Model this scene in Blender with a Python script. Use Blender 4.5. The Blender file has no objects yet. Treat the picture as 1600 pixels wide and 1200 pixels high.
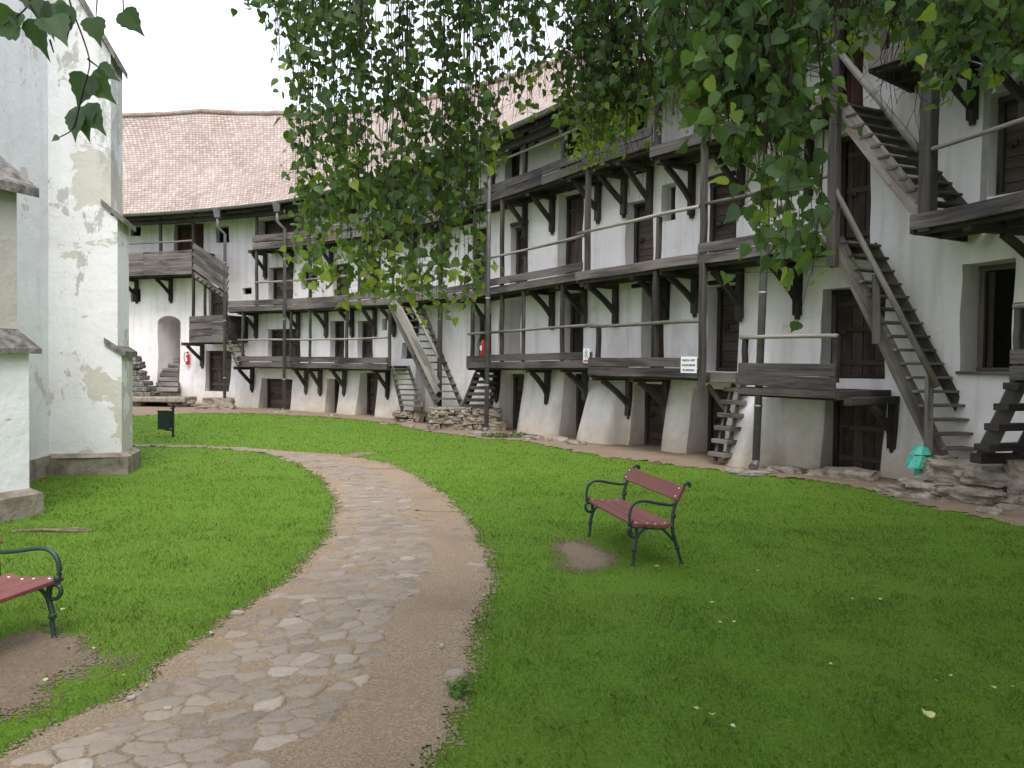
import bpy, math, random
import numpy as np
from mathutils import Vector, Matrix, noise as mnoise

rnd = random.Random(7)
sc = bpy.context.scene
COL = sc.collection

# ------------------------------------------------------------------ camera
FPX = 1202.0                       # focal length in px of a 1600 wide picture
EYE = Vector((0, 0, 1.95))
TH, RO = math.radians(1.52), math.radians(0.7)
Fv = Vector((0, math.cos(TH), -math.sin(TH)))
U0 = Vector((0, math.sin(TH), math.cos(TH)))
R0 = Vector((1, 0, 0))
Rv = R0 * math.cos(RO) + U0 * math.sin(RO)
Uv = U0 * math.cos(RO) - R0 * math.sin(RO)
cam = bpy.data.cameras.new("camera")
camo = bpy.data.objects.new("camera", cam)
COL.objects.link(camo)
M3 = Matrix((Rv, Uv, -Fv)).transposed()
camo.matrix_world = Matrix.Translation(EYE) @ M3.to_4x4()
cam.sensor_width = 36.0
cam.lens = 36.0 * FPX / 1600.0
cam.clip_start = 0.05
cam.clip_end = 600
sc.camera = camo

# ------------------------------------------------------------------ light
sc.view_settings.view_transform = 'Standard'
sc.view_settings.look = 'None'
sc.view_settings.gamma = 1.0
sc.view_settings.exposure = 0.95
world = bpy.data.worlds.new("World")
sc.world = world
world.use_nodes = True
wn, wl = world.node_tree.nodes, world.node_tree.links
wn.clear()
wo = wn.new('ShaderNodeOutputWorld')
bg1 = wn.new('ShaderNodeBackground'); bg2 = wn.new('ShaderNodeBackground'); add = wn.new('ShaderNodeAddShader')
sky = wn.new('ShaderNodeTexSky'); sky.sky_type = 'NISHITA'; sky.sun_disc = False
SUN_EL, SUN_AZ = math.radians(52), math.radians(171)     # azimuth from +Y, clockwise
sky.sun_elevation = SUN_EL; sky.sun_rotation = SUN_AZ; sky.dust_density = 4
wl.new(sky.outputs[0], bg1.inputs[0]); bg1.inputs[1].default_value = 0.05
tc = wn.new('ShaderNodeTexCoord'); sep = wn.new('ShaderNodeSeparateXYZ'); rp = wn.new('ShaderNodeValToRGB')
wl.new(tc.outputs['Generated'], sep.inputs[0]); wl.new(sep.outputs[2], rp.inputs[0])
rp.color_ramp.elements[0].position = 0.0; rp.color_ramp.elements[0].color = (.66, .69, .76, 1)
rp.color_ramp.elements[1].position = 0.9; rp.color_ramp.elements[1].color = (.96, .98, 1.04, 1)
cn = wn.new('ShaderNodeTexNoise'); cn.inputs['Scale'].default_value = 2.2; cn.inputs['Detail'].default_value = 5
wl.new(tc.outputs['Generated'], cn.inputs['Vector'])
cr = wn.new('ShaderNodeValToRGB'); cr.color_ramp.elements[0].position = .3; cr.color_ramp.elements[0].color = (.9, .91, .93, 1)
cr.color_ramp.elements[1].position = .7; cr.color_ramp.elements[1].color = (1, 1, 1, 1)
wl.new(cn.outputs['Fac'], cr.inputs[0])
mx = wn.new('ShaderNodeMixRGB'); mx.blend_type = 'MULTIPLY'; mx.inputs[0].default_value = 1
wl.new(rp.outputs[0], mx.inputs[1]); wl.new(cr.outputs[0], mx.inputs[2])
wl.new(mx.outputs[0], bg2.inputs[0]); bg2.inputs[1].default_value = 1.0
wl.new(bg1.outputs[0], add.inputs[0]); wl.new(bg2.outputs[0], add.inputs[1]); wl.new(add.outputs[0], wo.inputs[0])
sun = bpy.data.lights.new("sun", 'SUN'); sun.energy = 1.1; sun.angle = math.radians(18); sun.color = (1, .97, .93)
suno = bpy.data.objects.new("sun", sun); COL.objects.link(suno)
sd = Vector((math.sin(SUN_AZ) * math.cos(SUN_EL), math.cos(SUN_AZ) * math.cos(SUN_EL), math.sin(SUN_EL)))
suno.rotation_euler = sd.to_track_quat('Z', 'Y').to_euler()
suno.location = sd * 40

# ------------------------------------------------------------------ view helpers (design-time measuring)
def ray(px, py):
    return Fv + Rv * ((px - 800) / FPX) - Uv * ((py - 600) / FPX)
def at(px, py, D):
    d = ray(px, py)
    return EYE + d * (D / d.y)
def gnd(px, py, z=0.0):
    d = ray(px, py)
    return EYE + d * ((z - EYE.z) / d.z)
def proj(p):
    v = Vector(p) - EYE
    w = v.dot(Fv)
    return 800 + FPX * v.dot(Rv) / w, 600 - FPX * v.dot(Uv) / w, w

class Curve:
    def __init__(self, nodes, step=0.05):
        P = [Vector(n) for n in nodes]
        P = [P[0] * 2 - P[1]] + P + [P[-1] * 2 - P[-2]]
        out = []
        for i in range(1, len(P) - 2):
            a, b, c, d = P[i - 1], P[i], P[i + 1], P[i + 2]
            n = max(2, int((c - b).length / step))
            for k in range(n):
                t = k / n
                out.append(0.5 * ((2 * b) + (c - a) * t + (2 * a - 5 * b + 4 * c - d) * t * t + (3 * b - a - 3 * c + d) * t ** 3))
        out.append(P[-2])
        self.p = np.array([(v.x, v.y) for v in out])
        seg = np.hypot(*(self.p[1:] - self.p[:-1]).T)
        self.s = np.concatenate([[0], np.cumsum(seg)])
        t = np.gradient(self.p, axis=0)
        k = 9
        for j in (0, 1):
            tt = np.pad(t[:, j], k, mode='edge')
            t[:, j] = np.convolve(tt, np.ones(2 * k + 1) / (2 * k + 1), mode='valid')
        t /= np.hypot(t[:, 0], t[:, 1])[:, None]
        self.n = np.stack([t[:, 1], -t[:, 0]], 1)       # outward, into the courtyard
        self.L = self.s[-1]
    def xy(self, s, off=0.0):
        x = np.interp(s, self.s, self.p[:, 0]); y = np.interp(s, self.s, self.p[:, 1])
        nx = np.interp(s, self.s, self.n[:, 0]); ny = np.interp(s, self.s, self.n[:, 1])
        return x + nx * off, y + ny * off
    def pt(self, s, z, off=0.0):
        x, y = self.xy(s, off)
        return Vector((float(x), float(y), z))
    def nrm(self, s):
        nx = np.interp(s, self.s, self.n[:, 0]); ny = np.interp(s, self.s, self.n[:, 1])
        return Vector((float(nx), float(ny), 0)).normalized()
    def hit(self, px, py, off=0.0):
        d = ray(px, py)
        q = self.p + self.n * off
        c = q[:, 0] * d.y - q[:, 1] * d.x
        idx = np.where((c[:-1] * c[1:] <= 0) & (q[:-1, 1] > 1))[0]
        i = idx[0]
        t = c[i] / (c[i] - c[i + 1] + 1e-12)
        s = self.s[i] + t * (self.s[i + 1] - self.s[i])
        y = q[i, 1] + t * (q[i + 1, 1] - q[i, 1])
        return float(s), float(EYE.z + d.z * y / d.y)
    def near(self, x, y):
        i = int(np.argmin((self.p[:, 0] - x) ** 2 + (self.p[:, 1] - y) ** 2))
        return float(self.s[i]), float(math.hypot(self.p[i, 0] - x, self.p[i, 1] - y))

WALL = Curve([(-27, 33.5), (-20, 34.3), (-15.1, 33.3), (-11.5, 31.9), (-8.7, 30.3), (-5.5, 27.9), (-2.5, 25.0), (0, 22.2), (1.6, 20.3),
              (3.2, 18.2), (4.3, 16.7), (5.5, 15.1), (6.55, 13.95), (7.25, 13.1), (7.9, 12.0), (8.7, 10), (9.2, 7), (9.3, 2), (8.8, -4)])
FRONT = Curve([(-27, 32.2), (-20, 33.0), (-14.8, 31.9), (-11.2, 30.5), (-8.1, 28.9), (-5.0, 26.4), (-2.6, 23.9), (-1.1, 22.15), (.5, 20.1),
               (1.95, 18.0), (3.65, 15.6), (5.4, 13.1), (6.25, 11.95), (6.7, 10.6), (6.9, 9.5), (7.3, 6.5), (7.4, 2)])

# ------------------------------------------------------------------ materials
def mat(name):
    m = bpy.data.materials.new(name); m.use_nodes = True
    nt = m.node_tree
    return m, nt.nodes, nt.links, nt.nodes['Principled BSDF']
def N(ns, typ, **kw):
    n = ns.new(typ)
    for k, v in kw.items():
        if hasattr(n, k): setattr(n, k, v)
    return n
def noise(ns, ls, vec, scale, detail=4, rough=.55, dist=0):
    n = ns.new('ShaderNodeTexNoise'); n.inputs['Scale'].default_value = scale
    n.inputs['Detail'].default_value = detail; n.inputs['Roughness'].default_value = rough
    n.inputs['Distortion'].default_value = dist
    if vec is not None: ls.new(vec, n.inputs['Vector'])
    return n.outputs['Fac']
def ramp(ns, ls, fac, stops):
    r = ns.new('ShaderNodeValToRGB')
    e = r.color_ramp.elements
    while len(e) < len(stops): e.new(.5)
    for i, (p, c) in enumerate(stops):
        e[i].position = p
        e[i].color = (c, c, c, 1) if isinstance(c, (int, float)) else (*c, 1)
    ls.new(fac, r.inputs[0])
    return r.outputs[0]
def mix(ns, ls, fac, a, b, mode='MIX'):
    m = ns.new('ShaderNodeMixRGB'); m.blend_type = mode
    for i, v in ((0, fac), (1, a), (2, b)):
        if isinstance(v, (int, float)): m.inputs[i].default_value = v if i == 0 else (v, v, v, 1)
        elif isinstance(v, tuple): m.inputs[i].default_value = (*v, 1)
        else: ls.new(v, m.inputs[i])
    return m.outputs[0]
def math_(ns, ls, op, a, b=None):
    m = ns.new('ShaderNodeMath'); m.operation = op
    for i, v in ((0, a), (1, b)):
        if v is None: continue
        if isinstance(v, (int, float)): m.inputs[i].default_value = v
        else: ls.new(v, m.inputs[i])
    return m.outputs[0]
def bump(ns, ls, bs, h, strength=.4, dist=.01):
    b = ns.new('ShaderNodeBump'); b.inputs['Strength'].default_value = strength; b.inputs['Distance'].default_value = dist
    ls.new(h, b.inputs['Height']); ls.new(b.outputs[0], bs.inputs['Normal'])
def objvec(ns): return ns.new('ShaderNodeTexCoord').outputs['Object']
def uvvec(ns): return ns.new('ShaderNodeTexCoord').outputs['UV']
def mapv(ns, ls, vec, sc_):
    m = ns.new('ShaderNodeMapping'); m.inputs['Scale'].default_value = sc_; ls.new(vec, m.inputs[0]); return m.outputs[0]
def attr(ns, name):
    a = ns.new('ShaderNodeAttribute'); a.attribute_name = name; return a.outputs['Fac']

def wood(name, dark, lite, rough=.8, grain=1.0, tint=.35):
    m, ns, ls, bs = mat(name)
    uv = uvvec(ns)
    g = noise(ns, ls, mapv(ns, ls, uv, (1.1, 17, 1)), 1.0, 8, .72, .5)
    big = noise(ns, ls, mapv(ns, ls, uv, (.45, 1.6, 1)), 1.0, 4)
    c = ramp(ns, ls, g, [(.32, dark), (.66, lite)])
    mid = tuple((a + b) / 2 for a, b in zip(dark, lite))
    c = mix(ns, ls, ramp(ns, ls, big, [(.42, 0), (.66, tint + .2)]), c, tuple(x * 1.9 + .02 for x in mid))
    c = mix(ns, ls, ramp(ns, ls, big, [(.34, .6), (.5, 0)]), c, tuple(x * .8 for x in dark))
    kn = noise(ns, ls, mapv(ns, ls, uv, (5, 9, 1)), 1.0, 2)
    c = mix(ns, ls, ramp(ns, ls, kn, [(.66, 0), (.74, .55)]), c, tuple(x * .45 for x in dark))
    oi = ns.new('ShaderNodeObjectInfo')
    c = mix(ns, ls, 1.0, c, ramp(ns, ls, oi.outputs['Random'], [(0, (.62, .58, .55)), (.5, (1.05, 1.0, .97)), (1, (1.40, 1.31, 1.24))]), 'MULTIPLY')
    ls.new(c, bs.inputs['Base Color']); bs.inputs['Roughness'].default_value = rough
    bs.inputs['Specular IOR Level'].default_value = .25
    bump(ns, ls, bs, g, .8 * grain, .01)
    return m
W_DARK = wood('weathered_dark_timber', (.013, .011, .011), (.070, .062, .058))
W_BOARD = wood('weathered_board', (.018, .016, .017), (.135, .122, .120), tint=.45)
W_DECK = wood('deck_timber', (.020, .016, .014), (.060, .050, .043))
W_GREY = wood('silvered_timber', (.075, .070, .068), (.27, .255, .245))
W_STAIR = wood('stair_timber', (.040, .036, .034), (.165, .152, .145))
W_DOOR = wood('door_timber', (.035, .027, .023), (.095, .072, .060))
W_RED = wood('red_brown_door_timber', (.050, .024, .018), (.12, .060, .042))

def plaster(name, base, stain, zdirt=True, peel=0.0):
    m, ns, ls, bs = mat(name)
    o = objvec(ns)
    n1 = noise(ns, ls, o, .55, 6, .6)
    n2 = noise(ns, ls, o, 3.2, 6, .6)
    n3 = noise(ns, ls, mapv(ns, ls, o, (2.6, 2.6, .35)), 1.0, 5, .6)
    c = mix(ns, ls, ramp(ns, ls, n1, [(.38, 0), (.72, .75)]), base, stain)
    c = mix(ns, ls, ramp(ns, ls, n3, [(.52, 0), (.78, .35)]), c, tuple(x * .72 for x in stain))
    c = mix(ns, ls, ramp(ns, ls, n2, [(.6, 0), (.75, .22)]), c, tuple(x * .8 for x in stain))
    h = noise(ns, ls, o, 14, 8, .65)
    if zdirt:
        s = ns.new('ShaderNodeSeparateXYZ'); ls.new(o, s.inputs[0])
        wob = math_(ns, ls, 'MULTIPLY', noise(ns, ls, o, 1.6, 6, .65), 1.5)
        z = math_(ns, ls, 'SUBTRACT', s.outputs[2], wob)
        f = ramp(ns, ls, math_(ns, ls, 'MULTIPLY', math_(ns, ls, 'ADD', z, .9), .7), [(.12, .9), (.85, 0)])
        c = mix(ns, ls, f, c, (.47, .40, .30))
        drip = noise(ns, ls, mapv(ns, ls, o, (3.5, 3.5, .22)), 1.0, 5, .6)
        c = mix(ns, ls, ramp(ns, ls, drip, [(.50, 0), (.70, .55)]), c, (.52, .48, .41))
        c = mix(ns, ls, ramp(ns, ls, noise(ns, ls, o, .9, 7, .65), [(.56, 0), (.66, .45)]), c, (.58, .52, .43))
        c = mix(ns, ls, ramp(ns, ls, noise(ns, ls, o, 1.7, 10, .75, .4), [(.665, 0), (.68, .7)]), c, (.44, .41, .37))
        crumb = noise(ns, ls, o, 5, 6, .7)
        f2 = ramp(ns, ls, math_(ns, ls, 'SUBTRACT', crumb, math_(ns, ls, 'MULTIPLY', s.outputs[2], .35)), [(.5, 0), (.535, .6)])
        c = mix(ns, ls, f2, c, (.47, .40, .32))
    if peel:
        s = ns.new('ShaderNodeSeparateXYZ'); ls.new(o, s.inputs[0])
        pn = noise(ns, ls, o, .95, 9, .62, .3)
        pn = math_(ns, ls, 'ADD', pn, math_(ns, ls, 'MULTIPLY', math_(ns, ls, 'ADD', s.outputs[0], 7.35), .10 if peel < .6 else 0.0))
        f = ramp(ns, ls, pn, [(peel, 0), (peel + .008, 1)])
        c = mix(ns, ls, f, c, (.55, .53, .47))
        pn2 = noise(ns, ls, mapv(ns, ls, o, (1.3, 1.3, .55)), 1.9, 9, .7, .2)
        f2 = ramp(ns, ls, pn2, [(peel + .06, 0), (peel + .07, .85)])
        c = mix(ns, ls, f2, c, (.42, .41, .38))
        h = math_(ns, ls, 'SUBTRACT', h, math_(ns, ls, 'MULTIPLY', f, .6))
        if peel < .6:      # lichen-grey weathered strip under the cap, along the outer corner
            zz = ramp(ns, ls, math_(ns, ls, 'MULTIPLY', math_(ns, ls, 'SUBTRACT', s.outputs[2], 4.6), .4), [(.0, 0), (.25, 1), (.8, 1), (1, .9)])
            xx = ramp(ns, ls, math_(ns, ls, 'ADD', s.outputs[0], 7.6), [(.62, 0), (.72, 1)])
            sp_ = ramp(ns, ls, noise(ns, ls, mapv(ns, ls, o, (9, 9, 4)), 1.0, 8, .75), [(.40, 0), (.58, .8)])
            c = mix(ns, ls, math_(ns, ls, 'MULTIPLY', math_(ns, ls, 'MULTIPLY', zz, xx), sp_), c, (.33, .33, .32))
    ls.new(c, bs.inputs['Base Color']); bs.inputs['Roughness'].default_value = .95
    bs.inputs['Specular IOR Level'].default_value = .1
    b = ns.new('ShaderNodeBump'); b.inputs['Strength'].default_value = .45; b.inputs['Distance'].default_value = .015
    ls.new(h, b.inputs['Height'])
    b2 = ns.new('ShaderNodeBump'); b2.inputs['Strength'].default_value = .5; b2.inputs['Distance'].default_value = .05
    ls.new(noise(ns, ls, o, 3.0, 4), b2.inputs['Height']); ls.new(b.outputs[0], b2.inputs['Normal'])
    ls.new(b2.outputs[0], bs.inputs['Normal'])
    return m
P_WALL = plaster('limewash', (.85, .805, .82), (.74, .70, .69))
P_GREY = plaster('bare_grey_render', (.46, .44, .40), (.36, .345, .32), zdirt=False)
P_CHURCH = plaster('peeling_limewash', (.76, .76, .76), (.68, .68, .68), zdirt=False, peel=.545)
P_CHURCH2 = plaster('church_wall_limewash', (.73, .745, .755), (.66, .67, .68), zdirt=False, peel=.62)

def plain(name, col, rough=.6, metal=0.0, nscale=8, var=.25, bmp=.15, spec=.4, bd=.005):
    m, ns, ls, bs = mat(name)
    o = objvec(ns)
    n = noise(ns, ls, o, nscale, 6, .6)
    c = ramp(ns, ls, n, [(.3, tuple(x * (1 - var) for x in col)), (.7, tuple(min(1, x * (1 + var)) for x in col))])
    ls.new(c, bs.inputs['Base Color']); bs.inputs['Roughness'].default_value = rough
    bs.inputs['Metallic'].default_value = metal; bs.inputs['Specular IOR Level'].default_value = spec
    bump(ns, ls, bs, noise(ns, ls, o, nscale * (6 if bd < .01 else 2.5), 7, .65), bmp, bd)
    return m
ZINC = plain('zinc_sheet', (.15, .14, .145), .5, .3, 4, .25)
PIPE_BAND = plain('pipe_band', (.32, .32, .33), .5, .4)
GUTTER = plain('gutter_zinc', (.16, .15, .155), .6, 0, 3, .2)
STONE = plain('rubble_stone', (.27, .235, .195), .95, 0, 6, .5, 1.0, .1, .03)
PLINTH = plain('plinth_stone', (.25, .22, .18), .95, 0, 4, .5, .9, .1, .03)
COPING = plain('coping_stone', (.17, .16, .145), .95, 0, 9, .6, .9, .1, .02)
IRON = plain('dark_green_cast_iron', (.018, .035, .030), .38, .0, 20, .3, .25, .5)
REDP = plain('red_painted_slat', (.18, .058, .050), .5, 0, 5, .16, .12, .35)
BOLT = plain('galvanised_bolt', (.75, .74, .70), .4, .4)
BIN = plain('green_black_bin_steel', (.022, .034, .030), .45, .1, 5, .2, .1, .5)
RED = plain('extinguisher_red', (.50, .02, .03), .3, 0, 4, .1, .02, .5)
BLACK = plain('black_rubber', (.02, .02, .02), .5)
DARKIN = plain('interior_shade_black', (.03, .028, .026), .95)  # near-black stands in for shade behind openings and under the slab
WHITEP = plain('sign_white', (.82, .82, .84), .5, 0, 4, .04, .02)
INK = plain('sign_ink', (.06, .06, .07), .6)
PINKINK = plain('sign_red_ink', (.42, .12, .16), .6)
BARK = plain('birch_bark', (.35, .33, .30), .9, 0, 5, .7, .8, .1)
TWIG = plain('twig_bark', (.045, .030, .024), .85, 0, 30, .3, .2, .1)
PEBBLE = plain('pale_stone', (.30, .26, .22), .8, 0, 9, .15, .3)

def tile_mat():
    m, ns, ls, bs = mat('beavertail_roof_tiles')
    uv = uvvec(ns)
    wv = ns.new('ShaderNodeTexNoise'); wv.inputs['Scale'].default_value = 1.3; wv.inputs['Detail'].default_value = 6; ls.new(uv, wv.inputs['Vector'])
    va = ns.new('ShaderNodeVectorMath'); va.operation = 'MULTIPLY_ADD'; va.inputs[1].default_value = (.10, .09, 0); ls.new(wv.outputs['Color'], va.inputs[0]); ls.new(uv, va.inputs[2])
    uv = va.outputs[0]
    br = ns.new('ShaderNodeTexBrick'); ls.new(uv, br.inputs['Vector'])
    br.inputs['Scale'].default_value = 1.0; br.offset = .5
    br.inputs['Brick Width'].default_value = .175; br.inputs['Row Height'].default_value = .145
    br.inputs['Mortar Size'].default_value = .016; br.inputs['Mortar Smooth'].default_value = .3; br.inputs['Bias'].default_value = 0
    br.inputs['Color1'].default_value = (.30, .215, .18, 1); br.inputs['Color2'].default_value = (.46, .375, .33, 1)
    br.inputs['Mortar'].default_value = (.07, .055, .05, 1)
    o = objvec(ns)
    c = mix(ns, ls, ramp(ns, ls, noise(ns, ls, o, .5, 5), [(.35, 0), (.7, .35)]), br.outputs[0], (.50, .44, .39))
    c = mix(ns, ls, ramp(ns, ls, noise(ns, ls, o, 2.2, 6, .65), [(.52, 0), (.66, .6)]), c, (.22, .155, .12))
    c = mix(ns, ls, ramp(ns, ls, noise(ns, ls, mapv(ns, ls, uv, (2.2, .25, 1)), 1.0, 5, .6), [(.5, 0), (.7, .4)]), c, (.25, .19, .16))
    c = mix(ns, ls, ramp(ns, ls, noise(ns, ls, o, 1.3, 8, .7), [(.64, 0), (.70, .6)]), c, (.40, .33, .12))
    wn_ = ns.new('ShaderNodeTexWhiteNoise'); fl = ns.new('ShaderNodeVectorMath'); fl.operation = 'SNAP'; fl.inputs[1].default_value = (.175, .145, 1); ls.new(uv, fl.inputs[0]); ls.new(fl.outputs[0], wn_.inputs['Vector'])
    c = mix(ns, ls, ramp(ns, ls, wn_.outputs['Value'], [(.0, .40), (.25, 0)]), c, (.24, .16, .13))
    ls.new(c, bs.inputs['Base Color']); bs.inputs['Roughness'].default_value = .9
    s = ns.new('ShaderNodeSeparateXYZ'); ls.new(uv, s.inputs[0])
    saw = math_(ns, ls, 'FRACT', math_(ns, ls, 'DIVIDE', s.outputs[1], .145))
    h = math_(ns, ls, 'SUBTRACT', 1.0, saw)
    h = math_(ns, ls, 'ADD', h, math_(ns, ls, 'MULTIPLY', br.outputs['Fac'], -.5))
    bump(ns, ls, bs, h, .9, .035)
    return m
TILE = tile_mat()

def lawn_mat(name, blade=False):
    m, ns, ls, bs = mat(name)
    if blade:
        r = attr(ns, 'rnd')
        g = objvec(ns)
        c = ramp(ns, ls, r, [(0, (.060, .125, .016)), (.55, (.115, .215, .025)), (.86, (.17, .28, .040)), (.95, (.28, .34, .10)), (1, (.38, .38, .18))])
        c = mix(ns, ls, ramp(ns, ls, noise(ns, ls, g, .8, 4), [(.35, 0), (.65, .55)]), c, (.11, .21, .020))
        c = mix(ns, ls, ramp(ns, ls, noise(ns, ls, g, 11, 5, .7), [(.50, 0), (.66, .65)]), c, (.05, .11, .012))
        c = mix(ns, ls, ramp(ns, ls, noise(ns, ls, g, 2.6, 6, .75), [(.54, 0), (.66, .6)]), c, (.21, .24, .07))
        c = mix(ns, ls, ramp(ns, ls, noise(ns, ls, g, 1.3, 7, .7), [(.34, .6), (.46, 0)]), c, (.045, .115, .020))
        c = mix(ns, ls, ramp(ns, ls, noise(ns, ls, g, 5.5, 5, .7), [(.62, 0), (.68, .7)]), c, (.30, .36, .16))
        tr = ns.new('ShaderNodeBsdfTranslucent'); ls.new(c, tr.inputs[0])
        mxs = ns.new('ShaderNodeMixShader'); mxs.inputs[0].default_value = .35
        out = ns['Material Output']
        ls.new(bs.outputs[0], mxs.inputs[1]); ls.new(tr.outputs[0], mxs.inputs[2]); ls.new(mxs.outputs[0], out.inputs[0])
        ls.new(c, bs.inputs['Base Color']); bs.inputs['Roughness'].default_value = .6
        bs.inputs['Specular IOR Level'].default_value = .25
        return m
    o = objvec(ns)
    f = noise(ns, ls, o, 38, 8, .75)
    f2 = noise(ns, ls, o, 7, 6, .7)
    c = ramp(ns, ls, f, [(.30, (.045, .095, .012)), (.5, (.118, .225, .024)), (.70, (.22, .33, .050))])
    c = mix(ns, ls, ramp(ns, ls, f2, [(.35, .0), (.68, .55)]), c, (.115, .225, .018))
    c = mix(ns, ls, ramp(ns, ls, noise(ns, ls, o, .45, 5), [(.45, 0), (.7, .45)]), c, (.155, .215, .035))
    c = mix(ns, ls, ramp(ns, ls, noise(ns, ls, o, 1.9, 7, .75), [(.62, 0), (.76, .30)]), c, (.17, .155, .075))
    ls.new(c, bs.inputs['Base Color']); bs.inputs['Roughness'].default_value = .9
    bs.inputs['Specular IOR Level'].default_value = .1
    bump(ns, ls, bs, f, .9, .04)
    return m
LAWN = lawn_mat('lawn_ground'); BLADE = lawn_mat('grass_blades', True)

def path_mat(name, stones=True, tone=1.0):
    m, ns, ls, bs = mat(name)
    o = objvec(ns)
    gr = noise(ns, ls, o, 60, 8, .8)
    mid = noise(ns, ls, o, 5, 6, .65)
    dirt = ramp(ns, ls, gr, [(.32, (.13, .10, .075)), (.5, (.34, .275, .21)), (.66, (.60, .52, .42))])
    dirt = mix(ns, ls, ramp(ns, ls, noise(ns, ls, o, 140, 3, .6), [(.60, 0), (.68, .8)]), dirt, (.62, .56, .47))
    dirt = mix(ns, ls, ramp(ns, ls, noise(ns, ls, o, 95, 3, .6), [(.30, .8), (.38, 0)]), dirt, (.09, .065, .05))
    dirt = mix(ns, ls, ramp(ns, ls, mid, [(.35, .0), (.7, .6)]), dirt, (.33, .265, .20))
    dirt = mix(ns, ls, ramp(ns, ls, noise(ns, ls, o, 1.1, 4), [(.5, .0), (.7, .4)]), dirt, (.20, .150, .115))
    dirt = mix(ns, ls, 1.0, dirt, (.92 * tone, .86 * tone, .77 * tone), 'MULTIPLY')
    c = dirt
    h = gr
    if stones:
        st = attr(ns, 'stone'); r = attr(ns, 'rnd')
        sc_ = ramp(ns, ls, r, [(0, (.155, .130, .102)), (.35, (.215, .180, .144)), (.92, (.27, .228, .183)), (1, (.35, .31, .26))])
        sc_ = mix(ns, ls, ramp(ns, ls, noise(ns, ls, o, 22, 8, .7), [(.38, .0), (.66, .75)]), sc_, (.25, .21, .175))
        edge = ramp(ns, ls, math_(ns, ls, 'ADD', st, math_(ns, ls, 'MULTIPLY', math_(ns, ls, 'SUBTRACT', noise(ns, ls, o, 26, 5), .5), .8)), [(.42, 0), (.60, 1)])
        c = mix(ns, ls, edge, dirt, sc_)
        h = mix(ns, ls, edge, gr, noise(ns, ls, o, 14, 6, .6))
    ls.new(c, bs.inputs['Base Color']); bs.inputs['Roughness'].default_value = .88
    bs.inputs['Specular IOR Level'].default_value = .2
    bump(ns, ls, bs, h, 1.0, .02)
    return m
PATHM = path_mat('cobbles_and_dirt'); DIRT = path_mat('trodden_earth', False, .85); BARE = path_mat('bare_brown_earth', False, .68)

def leaf_mat(name, cols):
    m, ns, ls, bs = mat(name)
    r = attr(ns, 'rnd'); uv = uvvec(ns)
    c = ramp(ns, ls, r, cols)
    wv = ns.new('ShaderNodeSeparateXYZ'); ls.new(uv, wv.inputs[0])
    vein = math_(ns, ls, 'ABSOLUTE', wv.outputs[0])
    k = math_(ns, ls, 'FRACT', math_(ns, ls, 'MULTIPLY', math_(ns, ls, 'SUBTRACT', wv.outputs[1], vein), 6.5))
    c = mix(ns, ls, ramp(ns, ls, k, [(.0, .3), (.12, 0)]), c, (.13, .19, .06))
    ls.new(c, bs.inputs['Base Color']); bs.inputs['Roughness'].default_value = .45
    bs.inputs['Specular IOR Level'].default_value = .35
    tr = ns.new('ShaderNodeBsdfTranslucent')
    ls.new(mix(ns, ls, 1.0, c, (1.5, 1.5, .7), 'MULTIPLY'), tr.inputs[0])
    mxs = ns.new('ShaderNodeMixShader'); mxs.inputs[0].default_value = .36
    out = ns['Material Output']
    ls.new(bs.outputs[0], mxs.inputs[1]); ls.new(tr.outputs[0], mxs.inputs[2]); ls.new(mxs.outputs[0], out.inputs[0])
    bump(ns, ls, bs, k, .3, .002)
    return m
LEAF = leaf_mat('birch_leaf', [(0, (.042, .080, .036)), (.5, (.075, .135, .042)), (.8, (.12, .20, .042)), (.93, (.15, .23, .04)), (1, (.26, .34, .05))])
WEED = leaf_mat('weed_leaf', [(0, (.06, .12, .03)), (1, (.12, .2, .05))])
def tarp_mat():
    m, ns, ls, bs = mat('green_plastic_film')
    o = objvec(ns)
    c = ramp(ns, ls, noise(ns, ls, o, 9, 5), [(.3, (.03, .36, .25)), (.7, (.10, .55, .40))])
    ls.new(c, bs.inputs['Base Color']); bs.inputs['Roughness'].default_value = .25
    bump(ns, ls, bs, noise(ns, ls, o, 16, 3, .5, 1.0), .8, .02)
    return m
TARP = tarp_mat()

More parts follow.
